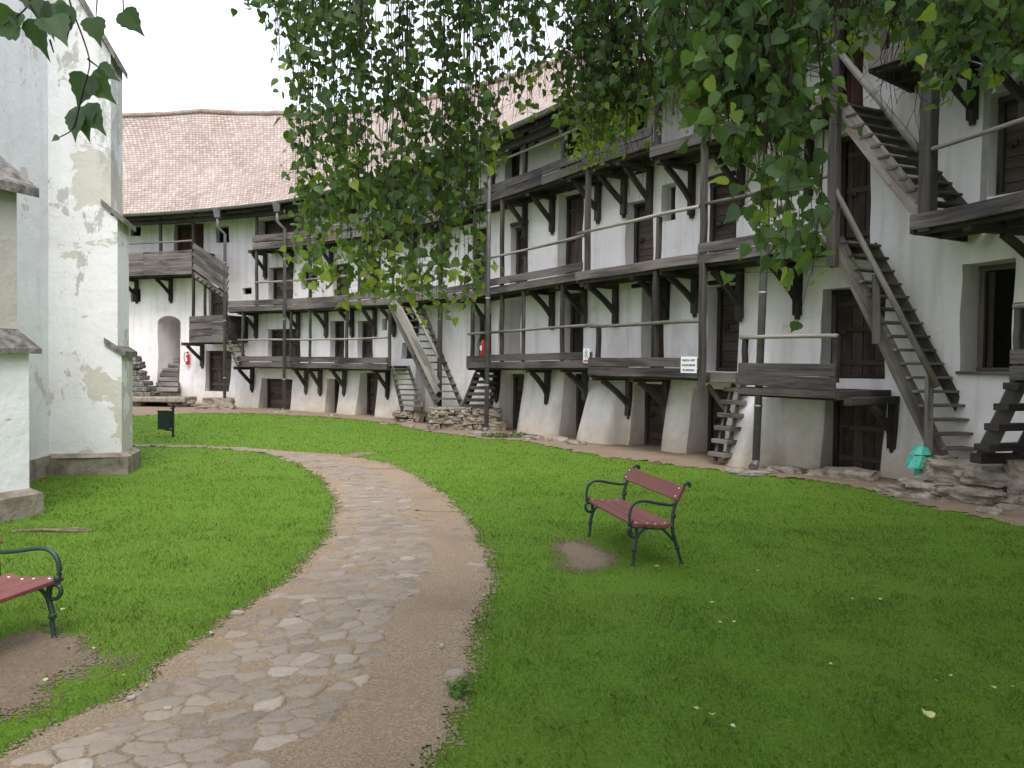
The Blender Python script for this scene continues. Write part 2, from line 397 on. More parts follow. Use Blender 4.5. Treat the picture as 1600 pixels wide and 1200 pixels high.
# ------------------------------------------------------------------ mesh builder
class MB:
    def __init__(self): self.v = []; self.f = []; self.uv = []; self.sm = []
    def add(self, verts, faces, uvs=None, smooth=False):
        b = len(self.v)
        self.v += [tuple(p) for p in verts]
        for i, f in enumerate(faces):
            self.f.append([b + k for k in f])
            self.uv.append(uvs[i] if uvs else [(verts[k][0], verts[k][2]) for k in f])
            self.sm.append(smooth)
    def sweep(self, path, w, h, ch=.0, up=Vector((0, 0, 1)), wob=0.0, side=None, taper=None):
        """rectangle w (sideways) x h (up) along path; uv runs along the grain"""
        path = [Vector(p) for p in path]
        if ch > 0:
            a, b, c = w / 2, h / 2, ch
            prof = [(-a + c, -b), (a - c, -b), (a, -b + c), (a, b - c), (a - c, b), (-a + c, b), (-a, b - c), (-a, -b + c)]
        else:
            a, b = w / 2, h / 2
            prof = [(-a, -b), (a, -b), (a, b), (-a, b)]
        self._ext(path, lambda i: [(x * (taper[i] if taper else 1), y * (taper[i] if taper else 1)) for x, y in prof], up, wob, side, False)
    def _ext(self, path, proff, up, wob, side, smooth):
        n = len(path); k = len(proff(0))
        uo, vo = rnd.uniform(0, 50), rnd.uniform(0, 50)
        verts = []; L = 0; Ls = []
        for i, p in enumerate(path):
            t = (path[min(i + 1, n - 1)] - path[max(i - 1, 0)]).normalized()
            if i: L += (p - path[i - 1]).length
            Ls.append(L)
            s = side if side is not None else t.cross(up)
            if s.length < 1e-4: s = t.cross(Vector((1, .3, 0)))
            s = s.normalized(); u = s.cross(t).normalized()
            q = p.copy()
            if wob: q = q + s * rnd.uniform(-wob, wob) + u * rnd.uniform(-wob, wob)
            for x, y in proff(i): verts.append(q + s * x + u * y)
        pr = proff(0); per = [0]
        for j in range(k):
            a, b = pr[j], pr[(j + 1) % k]; per.append(per[-1] + math.hypot(a[0] - b[0], a[1] - b[1]))
        faces = []; uvs = []
        for i in range(n - 1):
            for j in range(k):
                j2 = (j + 1) % k
                faces.append([i * k + j, i * k + j2, (i + 1) * k + j2, (i + 1) * k + j])
                uvs.append([(uo + Ls[i], vo + per[j]), (uo + Ls[i], vo + per[j + 1]), (uo + Ls[i + 1], vo + per[j + 1]), (uo + Ls[i + 1], vo + per[j])])
        self.add(verts, faces, uvs, smooth)
        b = len(self.v) - n * k
        for base, rev in ((0, True), ((n - 1) * k, False)):
            idx = [b + base + j for j in range(k)]
            pl = [(uo + pr[j][0], vo + pr[j][1]) for j in range(k)]
            if rev: idx.reverse(); pl.reverse()
            self.f.append(idx); self.uv.append(pl); self.sm.append(False)
    def beam(self, a, b, w, h, ch=.006, up=Vector((0, 0, 1)), wob=0.0, n=1, side=None):
        a, b = Vector(a), Vector(b)
        self.sweep([a.lerp(b, i / n) for i in range(n + 1)], w, h, ch, up, wob, side)
    def tube(self, path, r, n=8, wob=0.0):
        path = [Vector(p) for p in path]
        rr = r if isinstance(r, (list, tuple)) else [r] * len(path)
        def pf(i): return [(math.cos(2 * math.pi * j / n) * rr[i], math.sin(2 * math.pi * j / n) * rr[i]) for j in range(n)]
        up = Vector((0, 0, 1))
        d = path[-1] - path[0]
        if abs(d.normalized().z) > .8: up = Vector((.31, .95, 0))
        self._ext(path, pf, up, wob, None, True)
    def box(self, c, sx, sy, sz, rot=0.0):
        c = Vector(c); cr_, sr = math.cos(rot), math.sin(rot)
        vs = []
        for z in (-.5, .5):
            for x, y in ((-.5, -.5), (.5, -.5), (.5, .5), (-.5, .5)):
                X, Y = x * sx, y * sy
                vs.append(c + Vector((X * cr_ - Y * sr, X * sr + Y * cr_, z * sz)))
        fs = [[3, 2, 1, 0], [4, 5, 6, 7], [0, 1, 5, 4], [1, 2, 6, 5], [2, 3, 7, 6], [3, 0, 4, 7]]
        self.add(vs, fs, [[(0, 0), (sx, 0), (sx, sy), (0, sy)]] * 2 + [[(0, 0), (sx, 0), (sx, sz), (0, sz)]] * 4)
    def prism(self, foot, z0, z1, top=None):
        """foot: list of xy; z0,z1 floats or lists; top: other footprint for the top"""
        n = len(foot); top = top or foot
        zz = z1 if isinstance(z1, (list, tuple)) else [z1] * n
        vs = [Vector((x, y, z0)) for x, y in foot] + [Vector((x, y, zz[i])) for i, (x, y) in enumerate(top)]
        fs = [list(range(n))[::-1], list(range(n, 2 * n))] + [[i, (i + 1) % n, n + (i + 1) % n, n + i] for i in range(n)]
        self.add(vs, fs)
    def rock(self, c, sx, sy, sz, rot=0.0, amp=.16, seed=0, sub=3, sq=.45):
        """blocky weathered stone"""
        c = Vector(c); vs = []; fs = []
        g = sub + 1; idx = {}
        def key(p): return (round(p[0], 4), round(p[1], 4), round(p[2], 4))
        def vid(p):
            k = key(p)
            if k in idx: return idx[k]
            v = Vector(p)
            sph = v.normalized()
            q = v * (1 - sq) + sph * sq * 1.15
            nn = mnoise.noise(v * 1.7 + Vector((seed * 3.1, seed * 1.7, seed)))
            n2 = mnoise.noise(v * 4.1 + Vector((seed, seed * 2.7, seed))) + .6 * mnoise.noise(v * 9.3 + Vector((seed, 2, seed * 2.7)))
            q = q * (1 + amp * nn + amp * .4 * n2)
            X, Y, Z = q.x * sx / 2, q.y * sy / 2, q.z * sz / 2
            cr_, sr = math.cos(rot), math.sin(rot)
            vs.append(c + Vector((X * cr_ - Y * sr, X * sr + Y * cr_, Z)))
            idx[k] = len(vs) - 1
            return idx[k]
        for ax in range(3):
            for sg in (-1, 1):
                for i in range(sub):
                    for j in range(sub):
                        q = []
                        for a, b in ((i, j), (i + 1, j), (i + 1, j + 1), (i, j + 1)):
                            p = [0, 0, 0]; p[ax] = sg; p[(ax + 1) % 3] = -1 + 2 * a / sub; p[(ax + 2) % 3] = -1 + 2 * b / sub
                            q.append(vid(p))
                        if sg < 0: q.reverse()
                        fs.append(q)
        self.add(vs, fs, None, False)
    def build(self, name, material, parent=None):
        me = bpy.data.meshes.new(name)
        me.from_pydata(self.v, [], self.f)
        uvl = me.uv_layers.new(name='UVMap')
        flat = [c for f in self.uv for p in f for c in p[:2]]
        uvl.data.foreach_set('uv', flat)
        me.polygons.foreach_set('use_smooth', self.sm)
        me.materials.append(material)
        me.update()
        o = bpy.data.objects.new(name, me); COL.objects.link(o)
        if parent: o.parent = parent
        return o

def tag(o, label=None, cat=None, group=None, kind=None):
    if label: o['label'] = label
    if cat: o['category'] = cat
    if group: o['group'] = group
    if kind: o['kind'] = kind
    return o
def thing(name, loc, label, cat, group=None):
    o = bpy.data.objects.new(name, None); COL.objects.link(o)
    o.empty_display_size = .2
    o.location = (0, 0, 0)
    tag(o, label, cat, group)
    o['_base'] = list(loc)
    del o['_base']
    ORIG.append((o, Vector(loc)))
    return o
ORIG = []

def np_mesh(name, verts, polys_n, loops, material, parent=None, attrs=None, uvs=None, smooth=False):
    """fast mesh: verts (N,3), polys_n = verts per polygon (constant), loops flat"""
    me = bpy.data.meshes.new(name)
    verts = np.asarray(verts, dtype=np.float32); loops = np.asarray(loops, dtype=np.int32).ravel()
    npoly = len(loops) // polys_n
    me.vertices.add(len(verts)); me.vertices.foreach_set('co', verts.ravel())
    me.loops.add(len(loops)); me.loops.foreach_set('vertex_index', loops)
    me.polygons.add(npoly)
    me.polygons.foreach_set('loop_start', np.arange(0, npoly * polys_n, polys_n, dtype=np.int32))
    me.polygons.foreach_set('loop_total', np.full(npoly, polys_n, dtype=np.int32))
    if smooth: me.polygons.foreach_set('use_smooth', np.ones(npoly, dtype=bool))
    me.update(calc_edges=True)
    if attrs:
        for k, a in attrs.items():
            at_ = me.attributes.new(k, 'FLOAT', 'POINT'); at_.data.foreach_set('value', np.asarray(a, dtype=np.float32))
    if uvs is not None:
        u = me.uv_layers.new(name='UVMap'); u.data.foreach_set('uv', np.asarray(uvs, dtype=np.float32)[loops].ravel())
    me.materials.append(material); me.validate()
    o = bpy.data.objects.new(name, me); COL.objects.link(o)
    if parent: o.parent = parent
    return o

# ================================================================== GROUND
def poly_sd(P, X, Y):
    """signed distance to closed polygon, negative inside"""
    P = np.asarray(P); d = np.full(X.shape, 1e9); inside = np.zeros(X.shape, bool)
    n = len(P)
    for i in range(n):
        ax, ay = P[i]; bx, by = P[(i + 1) % n]
        ex, ey = bx - ax, by - ay
        t = np.clip(((X - ax) * ex + (Y - ay) * ey) / (ex * ex + ey * ey + 1e-12), 0, 1)
        d = np.minimum(d, np.hypot(X - ax - t * ex, Y - ay - t * ey))
        c = ((ay > Y) != (by > Y)) & (X < (bx - ax) * (Y - ay) / (by - ay + 1e-12) + ax)
        inside ^= c
    return np.where(inside, -d, d)
def line_d(P, X, Y):
    d = np.full(X.shape, 1e9)
    for i in range(len(P) - 1):
        ax, ay = P[i]; bx, by = P[i + 1]; ex, ey = bx - ax, by - ay
        t = np.clip(((X - ax) * ex + (Y - ay) * ey) / (ex * ex + ey * ey + 1e-12), 0, 1)
        d = np.minimum(d, np.hypot(X - ax - t * ex, Y - ay - t * ey))
    return d
def hash2(ix, iy, k):
    v = np.sin(ix * 127.1 + iy * 311.7 + k * 74.7) * 43758.5453
    return v - np.floor(v)
def vnoise(X, Y, s, k=0):
    x, y = X * s, Y * s; ix, iy = np.floor(x), np.floor(y); fx, fy = x - ix, y - iy
    fx = fx * fx * (3 - 2 * fx); fy = fy * fy * (3 - 2 * fy)
    a = hash2(ix, iy, k); b = hash2(ix + 1, iy, k); c = hash2(ix, iy + 1, k); d = hash2(ix + 1, iy + 1, k)
    return (a * (1 - fx) + b * fx) * (1 - fy) + (c * (1 - fx) + d * fx) * fy
def fbm(X, Y, s, k=0):
    return (vnoise(X, Y, s, k) + .5 * vnoise(X, Y, s * 2.1, k + 1) + .25 * vnoise(X, Y, s * 4.3, k + 2)) / 1.75 - .5

def G(pts): return [tuple(gnd(x, y)[:2]) for x, y in pts]
Lpx = [(209, 698), (300, 699), (370, 704), (420, 711), (465, 725), (500, 747), (518, 775), (524, 800), (512, 838), (480, 880), (440, 915), (395, 943), (340, 975), (262, 1031), (219, 1072), (150, 1109), (87, 1137), (6, 1180)]
Rpx = [(209, 694.5), (300, 696.5), (380, 700), (450, 706), (530, 711), (600, 724), (650, 745), (700, 780), (735, 822), (762, 868), (764, 905), (760, 948), (735, 1002), (742, 1040), (717, 1092), (704, 1155), (663, 1200)]
Lg = G(Lpx) + [(-2.6, 3.0), (-2.2, 2.0), (-1.5, 0.5), (-1.0, -2)]
Rg = G(Rpx) + [(-.55, 3.0), (-.25, 2.0), (.5, 0.5), (1.0, -2)]
PATH = [(-12.5, 19.3)] + Lg + Rg[::-1] + [(-12.5, 19.9)]
SPUR = G([(525, 714), (548, 709), (578, 707.5), (590, 710), (565, 712), (552, 716)])
BARE1 = G([(868, 850), (885, 846), (920, 848), (950, 862), (958, 876), (945, 888), (915, 892), (885, 884), (872, 868)])
BARE2 = G([(-60, 1010), (-10, 1000), (60, 985), (110, 995), (160, 1015), (185, 1030), (150, 1055), (90, 1075), (60, 1100), (0, 1118), (-80, 1130)])
wallfoot = [WALL.xy(s, -.6) for s in np.linspace(4, WALL.L - 3, 60)]
EDGEpx = [(205, 651), (300, 646), (380, 646), (450, 649), (530, 654), (600, 661), (660, 674), (740, 685), (800, 688), (830, 692), (900, 708), (1000, 722), (1100, 734), (1180, 743), (1300, 756), (1380, 776), (1430, 791), (1600, 824)]
EDGE = [(-20, 28.8)] + G(EDGEpx) + [(7.5, 8.5), (7.9, 4), (7.8, -3)]
STRIP = EDGE + [tuple(map(float, q)) for q in wallfoot[::-1]]

lm = MB()
lm.add([(-200, -200, 0), (200, -200, 0), (200, 200, 0), (-200, 200, 0)], [[0, 1, 2, 3]])
tag(lm.build('lawn', LAWN), kind='structure')

def patch_grid(x0, x1, y0, y1, step):
    nx, ny = int((x1 - x0) / step), int((y1 - y0) / step)
    X, Y = np.meshgrid(x0 + np.arange(nx + 1) * step, y0 + np.arange(ny + 1) * step)
    return X, Y, nx, ny
def emit(X, Y, Z, keep, extra):
    ny, nx = X.shape[0] - 1, X.shape[1] - 1
    idx = np.arange(X.size).reshape(X.shape)
    q = np.stack([idx[:-1, :-1], idx[:-1, 1:], idx[1:, 1:], idx[1:, :-1]], -1)[keep]
    used, inv = np.unique(q, return_inverse=True)
    V = np.stack([X.ravel(), Y.ravel(), Z.ravel()], 1)[used]
    return V, inv.reshape(-1, 4), {k: v.ravel()[used] for k, v in extra.items()}
def merge(parts):
    V = []; Q = []; A = {}; b = 0
    for v, q, a in parts:
        V.append(v); Q.append(q + b); b += len(v)
        for k in a: A.setdefault(k, []).append(a[k])
    return np.concatenate(V), np.concatenate(Q), {k: np.concatenate(a) for k, a in A.items()}
def path_part(x0, x1, y0, y1, step):
    X, Y, nx, ny = patch_grid(x0, x1, y0, y1, step)
    sd = poly_sd(PATH, X, Y) + .15 * fbm(X, Y, 2.5, 5) + .10 * fbm(X, Y, 9, 9) + .05 * fbm(X, Y, 24, 19)
    dl, dr = line_d(Lg, X, Y), line_d(Rg, X, Y)
    v = dl / (dl + dr + 1e-6)
    w = dl + dr
    # voronoi stones
    cs = .128
    wx = X + .09 * fbm(X, Y, 3.2, 21) + .03 * fbm(X, Y, 12, 23); wy = Y + .09 * fbm(X, Y, 3.2, 33) + .03 * fbm(X, Y, 12, 35)
    gx, gy = (wx * .9 + wy * .44) / (cs * 1.5), (wy * .9 - wx * .44) / cs
    ix, iy = np.floor(gx), np.floor(gy)
    F1 = np.full(X.shape, 9.); F2 = np.full(X.shape, 9.); ID1 = np.zeros(X.shape); ID2 = np.zeros(X.shape)
    for a in (-1, 0, 1):
        for b in (-1, 0, 1):
            cx, cy = ix + a, iy + b
            dx = gx - (cx + .12 + .76 * hash2(cx, cy, 1)); dy = gy - (cy + .12 + .76 * hash2(cx, cy, 2))
            d = np.hypot(dx, dy)
            nearer = d < F1
            F2 = np.where(nearer, F1, np.minimum(F2, d))
            ID1 = np.where(nearer, cx, ID1); ID2 = np.where(nearer, cy, ID2)
            F1 = np.where(nearer, d, F1)
    e = np.clip((F2 - F1 - .05 - .05 * hash2(ID1, ID2, 8)) / .07, 0, 1); e = e * e * (3 - 2 * e)
    r1, r2, r3 = hash2(ID1, ID2, 3), hash2(ID1, ID2, 4), hash2(ID1, ID2, 6)
    pres = np.clip(1.75 - np.abs(v - .42) / .23, 0, 1) * (1 - np.clip((v - .64) / .08, 0, 1))
    have = (r1 < pres * .93 + .03 * (v > .7)).astype(float)
    hgt = (.006 + .018 * r2 * r2) * have * e
    tilt = have * e * ((r2 - .5) * .10 * (gx - ID1 - .5) * cs + (r3 - .5) * .14 * (gy - ID2 - .5) * cs)
    base = .008 + .018 * (fbm(X, Y, 1.2, 41) + .2) + .006 * fbm(X, Y, 14, 3)
    Z = np.maximum(base, .006) + hgt + tilt
    Z = np.where(sd > -.05, .004 + (Z - .004) * np.clip(-sd / .05, 0, 1), Z)
    dith = hash2(np.round(X / step), np.round(Y / step), 5)
    keep = sd[:-1, :-1] < .09 - .15 * dith[:-1, :-1]
    return emit(X, Y, Z, keep, {'stone': have * e, 'rnd': r3})
V, Q, A = merge([path_part(-3.6, .9, 1.2, 6.0, .016), path_part(-4.2, .3, 6.0, 10.0, .026), path_part(-5.5, .3, 10.0, 14.0, .045), path_part(-12.6, -.2, 14.0, 20.2, .07), path_part(-2, 1.6, -2, 1.2, .06)])
tag(np_mesh('path', V, 4, Q, PATHM, attrs=A, smooth=True), kind='structure')

def flat_patch(name, poly, step, z, ragged, kind='structure', relief=.012):
    P = np.array(poly); x0, y0 = P.min(0) - .3; x1, y1 = P.max(0) + .3
    X, Y, nx, ny = patch_grid(x0, x1, y0, y1, step)
    sd = poly_sd(poly, X, Y) + ragged * fbm(X, Y, 2.2, 15) + ragged * .5 * fbm(X, Y, 9, 19)
    Z = z + relief * (fbm(X, Y, 1.5, 51) + .5) * np.clip(-sd / .15, 0, 1) + .004 * fbm(X, Y, 13, 3) * np.clip(-sd / .1, 0, 1)
    dith = hash2(np.round(X / step), np.round(Y / step), 5)
    k_ = .16 if name == 'bare_earth' else .10
    keep = (sd[:-1, :-1] < k_ * (.75 - dith[:-1, :-1] * 1.5)) & (sd[1:, 1:] < k_)
    v, q, a = emit(X, Y, Z, keep, {})
    return tag(np_mesh(name, v, 4, q, BARE if name == 'bare_earth' else DIRT, smooth=True), kind=kind)
flat_patch('bare_earth', BARE1, .014, .004, .30)
flat_patch('bare_earth', BARE2, .014, .004, .34)
flat_patch('side_path', SPUR, .05, .010, .15)
flat_patch('earth_strip', STRIP, .10, .006, .35, relief=.03)
EXCL = [PATH, BARE1, BARE2, STRIP]

# grass blades
def grass(seed=3):
    r = np.random.RandomState(seed)
    xs, ys, hs, ws = [], [], [], []
    bands = [(2.9, 4.6, 8000, .021, .0026), (4.6, 6.5, 4800, .021, .0034), (6.5, 9.5, 2200, .022, .0050), (9.5, 13, 800, .022, .0080), (13, 17, 330, .024, .011), (17, 24, 150, .026, .016), (24, 31, 60, .03, .024)]
    for y0, y1, dens, h, w in bands:
        xw = min(.70 * y1 + .5, 16)
        n = int(dens * 2 * xw * (y1 - y0))
        X = r.uniform(-xw, xw, n); Y = r.uniform(y0, y1, n)
        k = np.abs(X) < .68 * Y + .7
        X, Y = X[k], Y[k]
        cl = fbm(X, Y, 3.0, 77)
        jit = fbm(X, Y, 8, 61); jb = fbm(X, Y, 4, 71)
        sdb = np.minimum(poly_sd(BARE1, X, Y), poly_sd(BARE2, X, Y)) + .16 * jb + .10 * jit
        sd = np.minimum.reduce([poly_sd(P, X, Y) + (.05 if P is not STRIP else .15) * jit for P in (PATH, STRIP)])
        pk = np.where(sd > .02, 1.0, np.where(sd > -.22, .62 * np.exp(sd / .075), 0.012))
        pk = pk * np.clip(.42 + sdb / .16, .015, 1)
        edge = np.exp(-((sd - .03) / .07) ** 2)
        k = (r.rand(len(X)) < pk * (.75 + .9 * cl)) & (X > -6.0 + (Y > 9.6) * -8) & ~((X < -6.2) & (Y > 12.4) & (Y < 13.6) & (X > -8))
        X, Y, cl, edge = X[k], Y[k], cl[k], edge[k]
        xs.append(X); ys.append(Y)
        hs.append(h * (.45 + 1.1 * r.rand(len(X)) ** 1.5) * (1 + 1.6 * edge * r.rand(len(X)) ** 2 + 1.0 * cl)); ws.append(w * (.7 + .6 * r.rand(len(X))))
    X, Y, H, Wd = map(np.concatenate, (xs, ys, hs, ws))
    n = len(X)
    a = r.uniform(0, 2 * np.pi, n); ca, sa = np.cos(a), np.sin(a)
    b = r.uniform(0, 2 * np.pi, n); ln = H * r.uniform(.2, 1.1, n); lx, ly = np.cos(b) * ln, np.sin(b) * ln
    z0 = np.full(n, -.002)
    v = np.zeros((n, 5, 3), np.float32)
    v[:, 0] = np.stack([X - ca * Wd / 2, Y - sa * Wd / 2, z0], 1)
    v[:, 1] = np.stack([X + ca * Wd / 2, Y + sa * Wd / 2, z0], 1)
    mx_, my_ = X + lx * .35, Y + ly * .35
    v[:, 2] = np.stack([mx_ + ca * Wd * .42, my_ + sa * Wd * .42, H * .62], 1)
    v[:, 3] = np.stack([X + lx, Y + ly, H * .98], 1)
    v[:, 4] = np.stack([mx_ - ca * Wd * .42, my_ - sa * Wd * .42, H * .62], 1)
    base = (np.arange(n) * 5)[:, None]
    loops = (base + np.arange(5)[None, :])
    rv = np.repeat(r.rand(n), 5)
    o = np_mesh('grass', v.reshape(-1, 3), 5, loops, BLADE, attrs={'rnd': rv})
    return tag(o, 'short mown green grass covering the courtyard lawn', 'grass', kind='stuff')
grass()

# ================================================================== GRANARY BUILDING
bld = thing('granary_building', WALL.pt(30, 0), 'long curved whitewashed granary with dark timber galleries, plank doors and tiled roof', 'building')
DK = {1: 1.90, 2: 4.05, 3: 6.55}         # deck tops of the three gallery levels
# openings: (x0, x1, ytop, ybot or level, depth, kind)
OPN = [
 # right end
 (1307, 1352, 20, 'L3', .35, 'red'), (1308, 1362, 206, 'L2', .35, 'door'), (1376, 1600 + 60, -60, -20, .3, 'skip'),
 (1547, 1622, 138, 300, .40, 'redwin'), (1505, 1584, 408, 583, .60, 'dark'),
 (1285, 1384, 448, 592, .55, 'door'), (1290, 1384, 612, 0, .5, 'door'),
 # L1 / L0 centre
 (1105, 1154, 445, 580, .5, 'door'), (1086, 1141, 607, 0, .6, 'door'),
 (1003, 1040, 438, 'L1', .5, 'door'), (990, 1047, 600, 0, .55, 'door'),
 (877, 912, 456, 'L1', .5, 'door'), (781, 815, 466, 'L1', 1.0, 'niche'), (740, 768, 490, 'L1', .4, 'red'),
 (784, 818, 584, 0, .6, 'door'), (882, 921, 584, 0, .6, 'door'),
 (627, 650, 535, 561, .4, 'door'), (650, 668, 572, 0, .5, 'niche'),
 # L2 centre
 (738, 764, 356, 'L2', .35, 'door'), (797, 824, 352, 'L2', .4, 'door'), (873, 912, 300, 'L2', .45, 'door'),
 (978, 1021, 312, 'L2', .45, 'door'), (1034, 1055, 288, 344, .4, 'win'), (1110, 1152, 282, 'L2', .15, 'door'),
 # L3 centre
 (790, 812, 214, 'L3', .4, 'door'), (833, 841, 205, 224, .15, 'win'), (878, 907, 182, 'L3', .4, 'door'),
 (984, 1012, 110, 'L3', .4, 'door'), (735, 748, 250, 'L3', .4, 'door'), (1085, 1110, 60, 'L3', .35, 'door'),
 # left wing
 (409, 458, 592, 0, .45, 'door'), (512, 532, 592, 0, .5, 'door'), (562, 591, 583, 0, .5, 'door'),
 (419, 469, 514, 'L1', .35, 'door'), (516, 537, 501, 'L1', .4, 'door'), (558, 583, 501, 'L1', .4, 'door'), (598, 605, 498, 516, .2, 'win'),
 (420, 458, 417, 'L2', .4, 'door'), (470, 497, 420, 450, .3, 'win'), (520, 545, 412, 'L2', .35, 'door'), (572, 596, 408, 'L2', .35, 'door'), (632, 652, 400, 'L2', .35, 'door'),
 (404, 470, 340, 'L3', .5, 'door'), (530, 556, 325, 'L3', .4, 'door'), (610, 632, 305, 'L3', .4, 'door'), (670, 690, 285, 'L3', .4, 'door'),
 (272, 318, 349, 402, .35, 'red'), (337, 358, 354, 379, .3, 'win'), (205, 220, 354, 369, .2, 'win'), (205, 220, 451, 472, .2, 'win'),
 (246, 282, 494, 615, 2.6, 'arch'), (326, 356, 450, 498, .3, 'door'), (322, 361, 548, 612, .35, 'door'), (378, 393, 450, 460, .25, 'win'),
]
def wdisp(s, z):
    """bulges and flare of the hand-made wall"""
    d = .075 * mnoise.noise(Vector((s * .55, z * .5, 3))) + .022 * mnoise.noise(Vector((s * 2.1, z * 1.8, 9)))
    flare = .13 + .20 * max(0, mnoise.noise(Vector((s * .45, 5, 5))) + .25)
    if z < 1.7: d += flare * ((1.7 - max(z, -.2)) / 1.7) ** 1.6
    for a, b, e1, e2, zt, am, pw_ in BULGE:
        if a - e1 < s < b + e2 and z < zt:
            k = min(1, max(0, (s - a + e1) / e1)) * min(1, max(0, (b + e2 - s) / e2))
            k = k * k * (3 - 2 * k)
            d += am * k * min(1, (zt - max(z, 0)) / zt) ** pw_
    return d
def hs(px, py): return WALL.hit(px, py)[0]
BULGE = [(hs(1188, 600), hs(1222, 600), .42, .14, 3.2, .95, .85), (hs(924, 650), hs(972, 650), .12, .12, 1.52, .42, .42), (hs(822, 650), hs(876, 650), .12, .12, 1.9, .30, .6), (hs(1050, 660), hs(1082, 660), .1, .1, 1.6, .2, .6), (hs(1230, 660), hs(1283, 660), .2, .1, 2.2, .15, .8)]
openings = []
for (x0, x1, yt, yb, dep, kind) in OPN:
    if kind == 'skip': continue
    xm = (x0 + x1) / 2
    s0, _ = WALL.hit(x0, yt + 20); s1, _ = WALL.hit(x1, yt + 20)
    _, z1 = WALL.hit(xm, yt)
    if yb == 0: z0 = -.05
    elif isinstance(yb, str): z0 = DK[int(yb[1])] - .02
    else: _, z0 = WALL.hit(xm, yb)
    openings.append([s0, s1, z0, z1, dep, kind])
openings.sort()
sb = sorted(set([round(o[0], 3) for o in openings] + [round(o[1], 3) for o in openings]))
zb_ = sorted(set([round(o[2], 3) for o in openings] + [round(o[3], 3) for o in openings]))
def refine(br, lo, hi, step):
    out = [lo] + [b for b in br if lo < b < hi] + [hi]; res = []
    for a, b in zip(out, out[1:]):
        n = max(1, int(math.ceil((b - a) / step)))
        res += [a + (b - a) * i / n for i in range(n)]
    return res + [hi]
S = refine(sb, 1.0, WALL.L - .5, .22); Z = refine(zb_, -.15, 8.75, .28)
wm = MB()
def wp(s, z, off=0.0):
    ws = s + .035 * mnoise.noise(Vector((s * .9, z * 1.3, 21))); wz = z + (.03 * mnoise.noise(Vector((s * 1.1, z * .8, 31))) if z > .1 else 0)
    return WALL.pt(ws, wz, wdisp(s, z) + off)
gridv = {}
vs = []; fs = []
def gv(i, j):
    if (i, j) not in gridv:
        gridv[(i, j)] = len(vs); vs.append(wp(S[i], Z[j]))
    return gridv[(i, j)]
def in_open(s, z):
    for o in openings:
        if o[0] - 1e-3 < s < o[1] + 1e-3 and o[2] - 1e-3 < z < o[3] + 1e-3: return True
    return False
for i in range(len(S) - 1):
    for j in range(len(Z) - 1):
        if not in_open((S[i] + S[i + 1]) / 2, (Z[j] + Z[j + 1]) / 2):
            fs.append([gv(i, j), gv(i + 1, j), gv(i + 1, j + 1), gv(i, j + 1)])
wm.add(vs, fs, None, True)
# reveals
for (s0, s1, z0, z1, dep, kind) in openings:
    ss = [s for s in S if s0 - 2e-3 <= s <= s1 + 2e-3]; zz = [z for z in Z if z0 - 2e-3 <= z <= z1 + 2e-3]
    c = (s0 + s1) / 2
    def inner(s, z):
        k = .0 if kind != 'arch' else .1
        return WALL.pt(s + (c - s) * k, z, -dep)
    loopv = [(s, zz[0]) for s in ss] + [(ss[-1], z) for z in zz[1:]] + [(s, zz[-1]) for s in ss[::-1][1:]] + [(ss[0], z) for z in zz[::-1][1:-1]]
    # separate sides so that the corners stay crisp
    sides = [[(s, zz[0]) for s in ss], [(ss[-1], z) for z in zz], [(s, zz[-1]) for s in ss[::-1]], [(ss[0], z) for z in zz[::-1]]]
    for sd_ in sides:
        v_ = []
        for (s, z) in sd_:
            o_ = wp(s, z); i_ = inner(s, z)
            v_ += [o_, o_.lerp(i_, .5), i_]
        f_ = []
        for a in range(len(sd_) - 1):
            for b in range(2):
                f_.append([a * 3 + b, a * 3 + b + 1, (a + 1) * 3 + b + 1, (a + 1) * 3 + b])
        wm.add(v_, f_, None, True)
    if kind in ('niche', 'arch'):
        wm.add([inner(s0, z0), inner(s1, z0), inner(s1, z1), inner(s0, z1)], [[0, 1, 2, 3]])
    if kind == 'arch':      # rounded head
        rz = .30; n = 8; hw = (s1 - s0) / 2
        for sgn in (-1, 1):
            cs_ = c + sgn * hw
            pts = [(cs_, z1 + .02), (cs_, z1 - rz)] + [(c + sgn * hw * math.cos(a), z1 - rz + rz * math.sin(a)) for a in [math.pi / 2 * k / n for k in range(1, n + 1)]]
            fr = [wp(s, z, .003) for s, z in pts]; bk = [WALL.pt(s, z, -2.4) for s, z in pts]
            m = len(pts)
            wm.add(fr + bk, [list(range(m)) if sgn < 0 else list(range(m))[::-1]] + [[k, k + 1, m + k + 1, m + k] for k in range(1, m - 1)])
wall_o = wm.build('wall', P_WALL, bld)

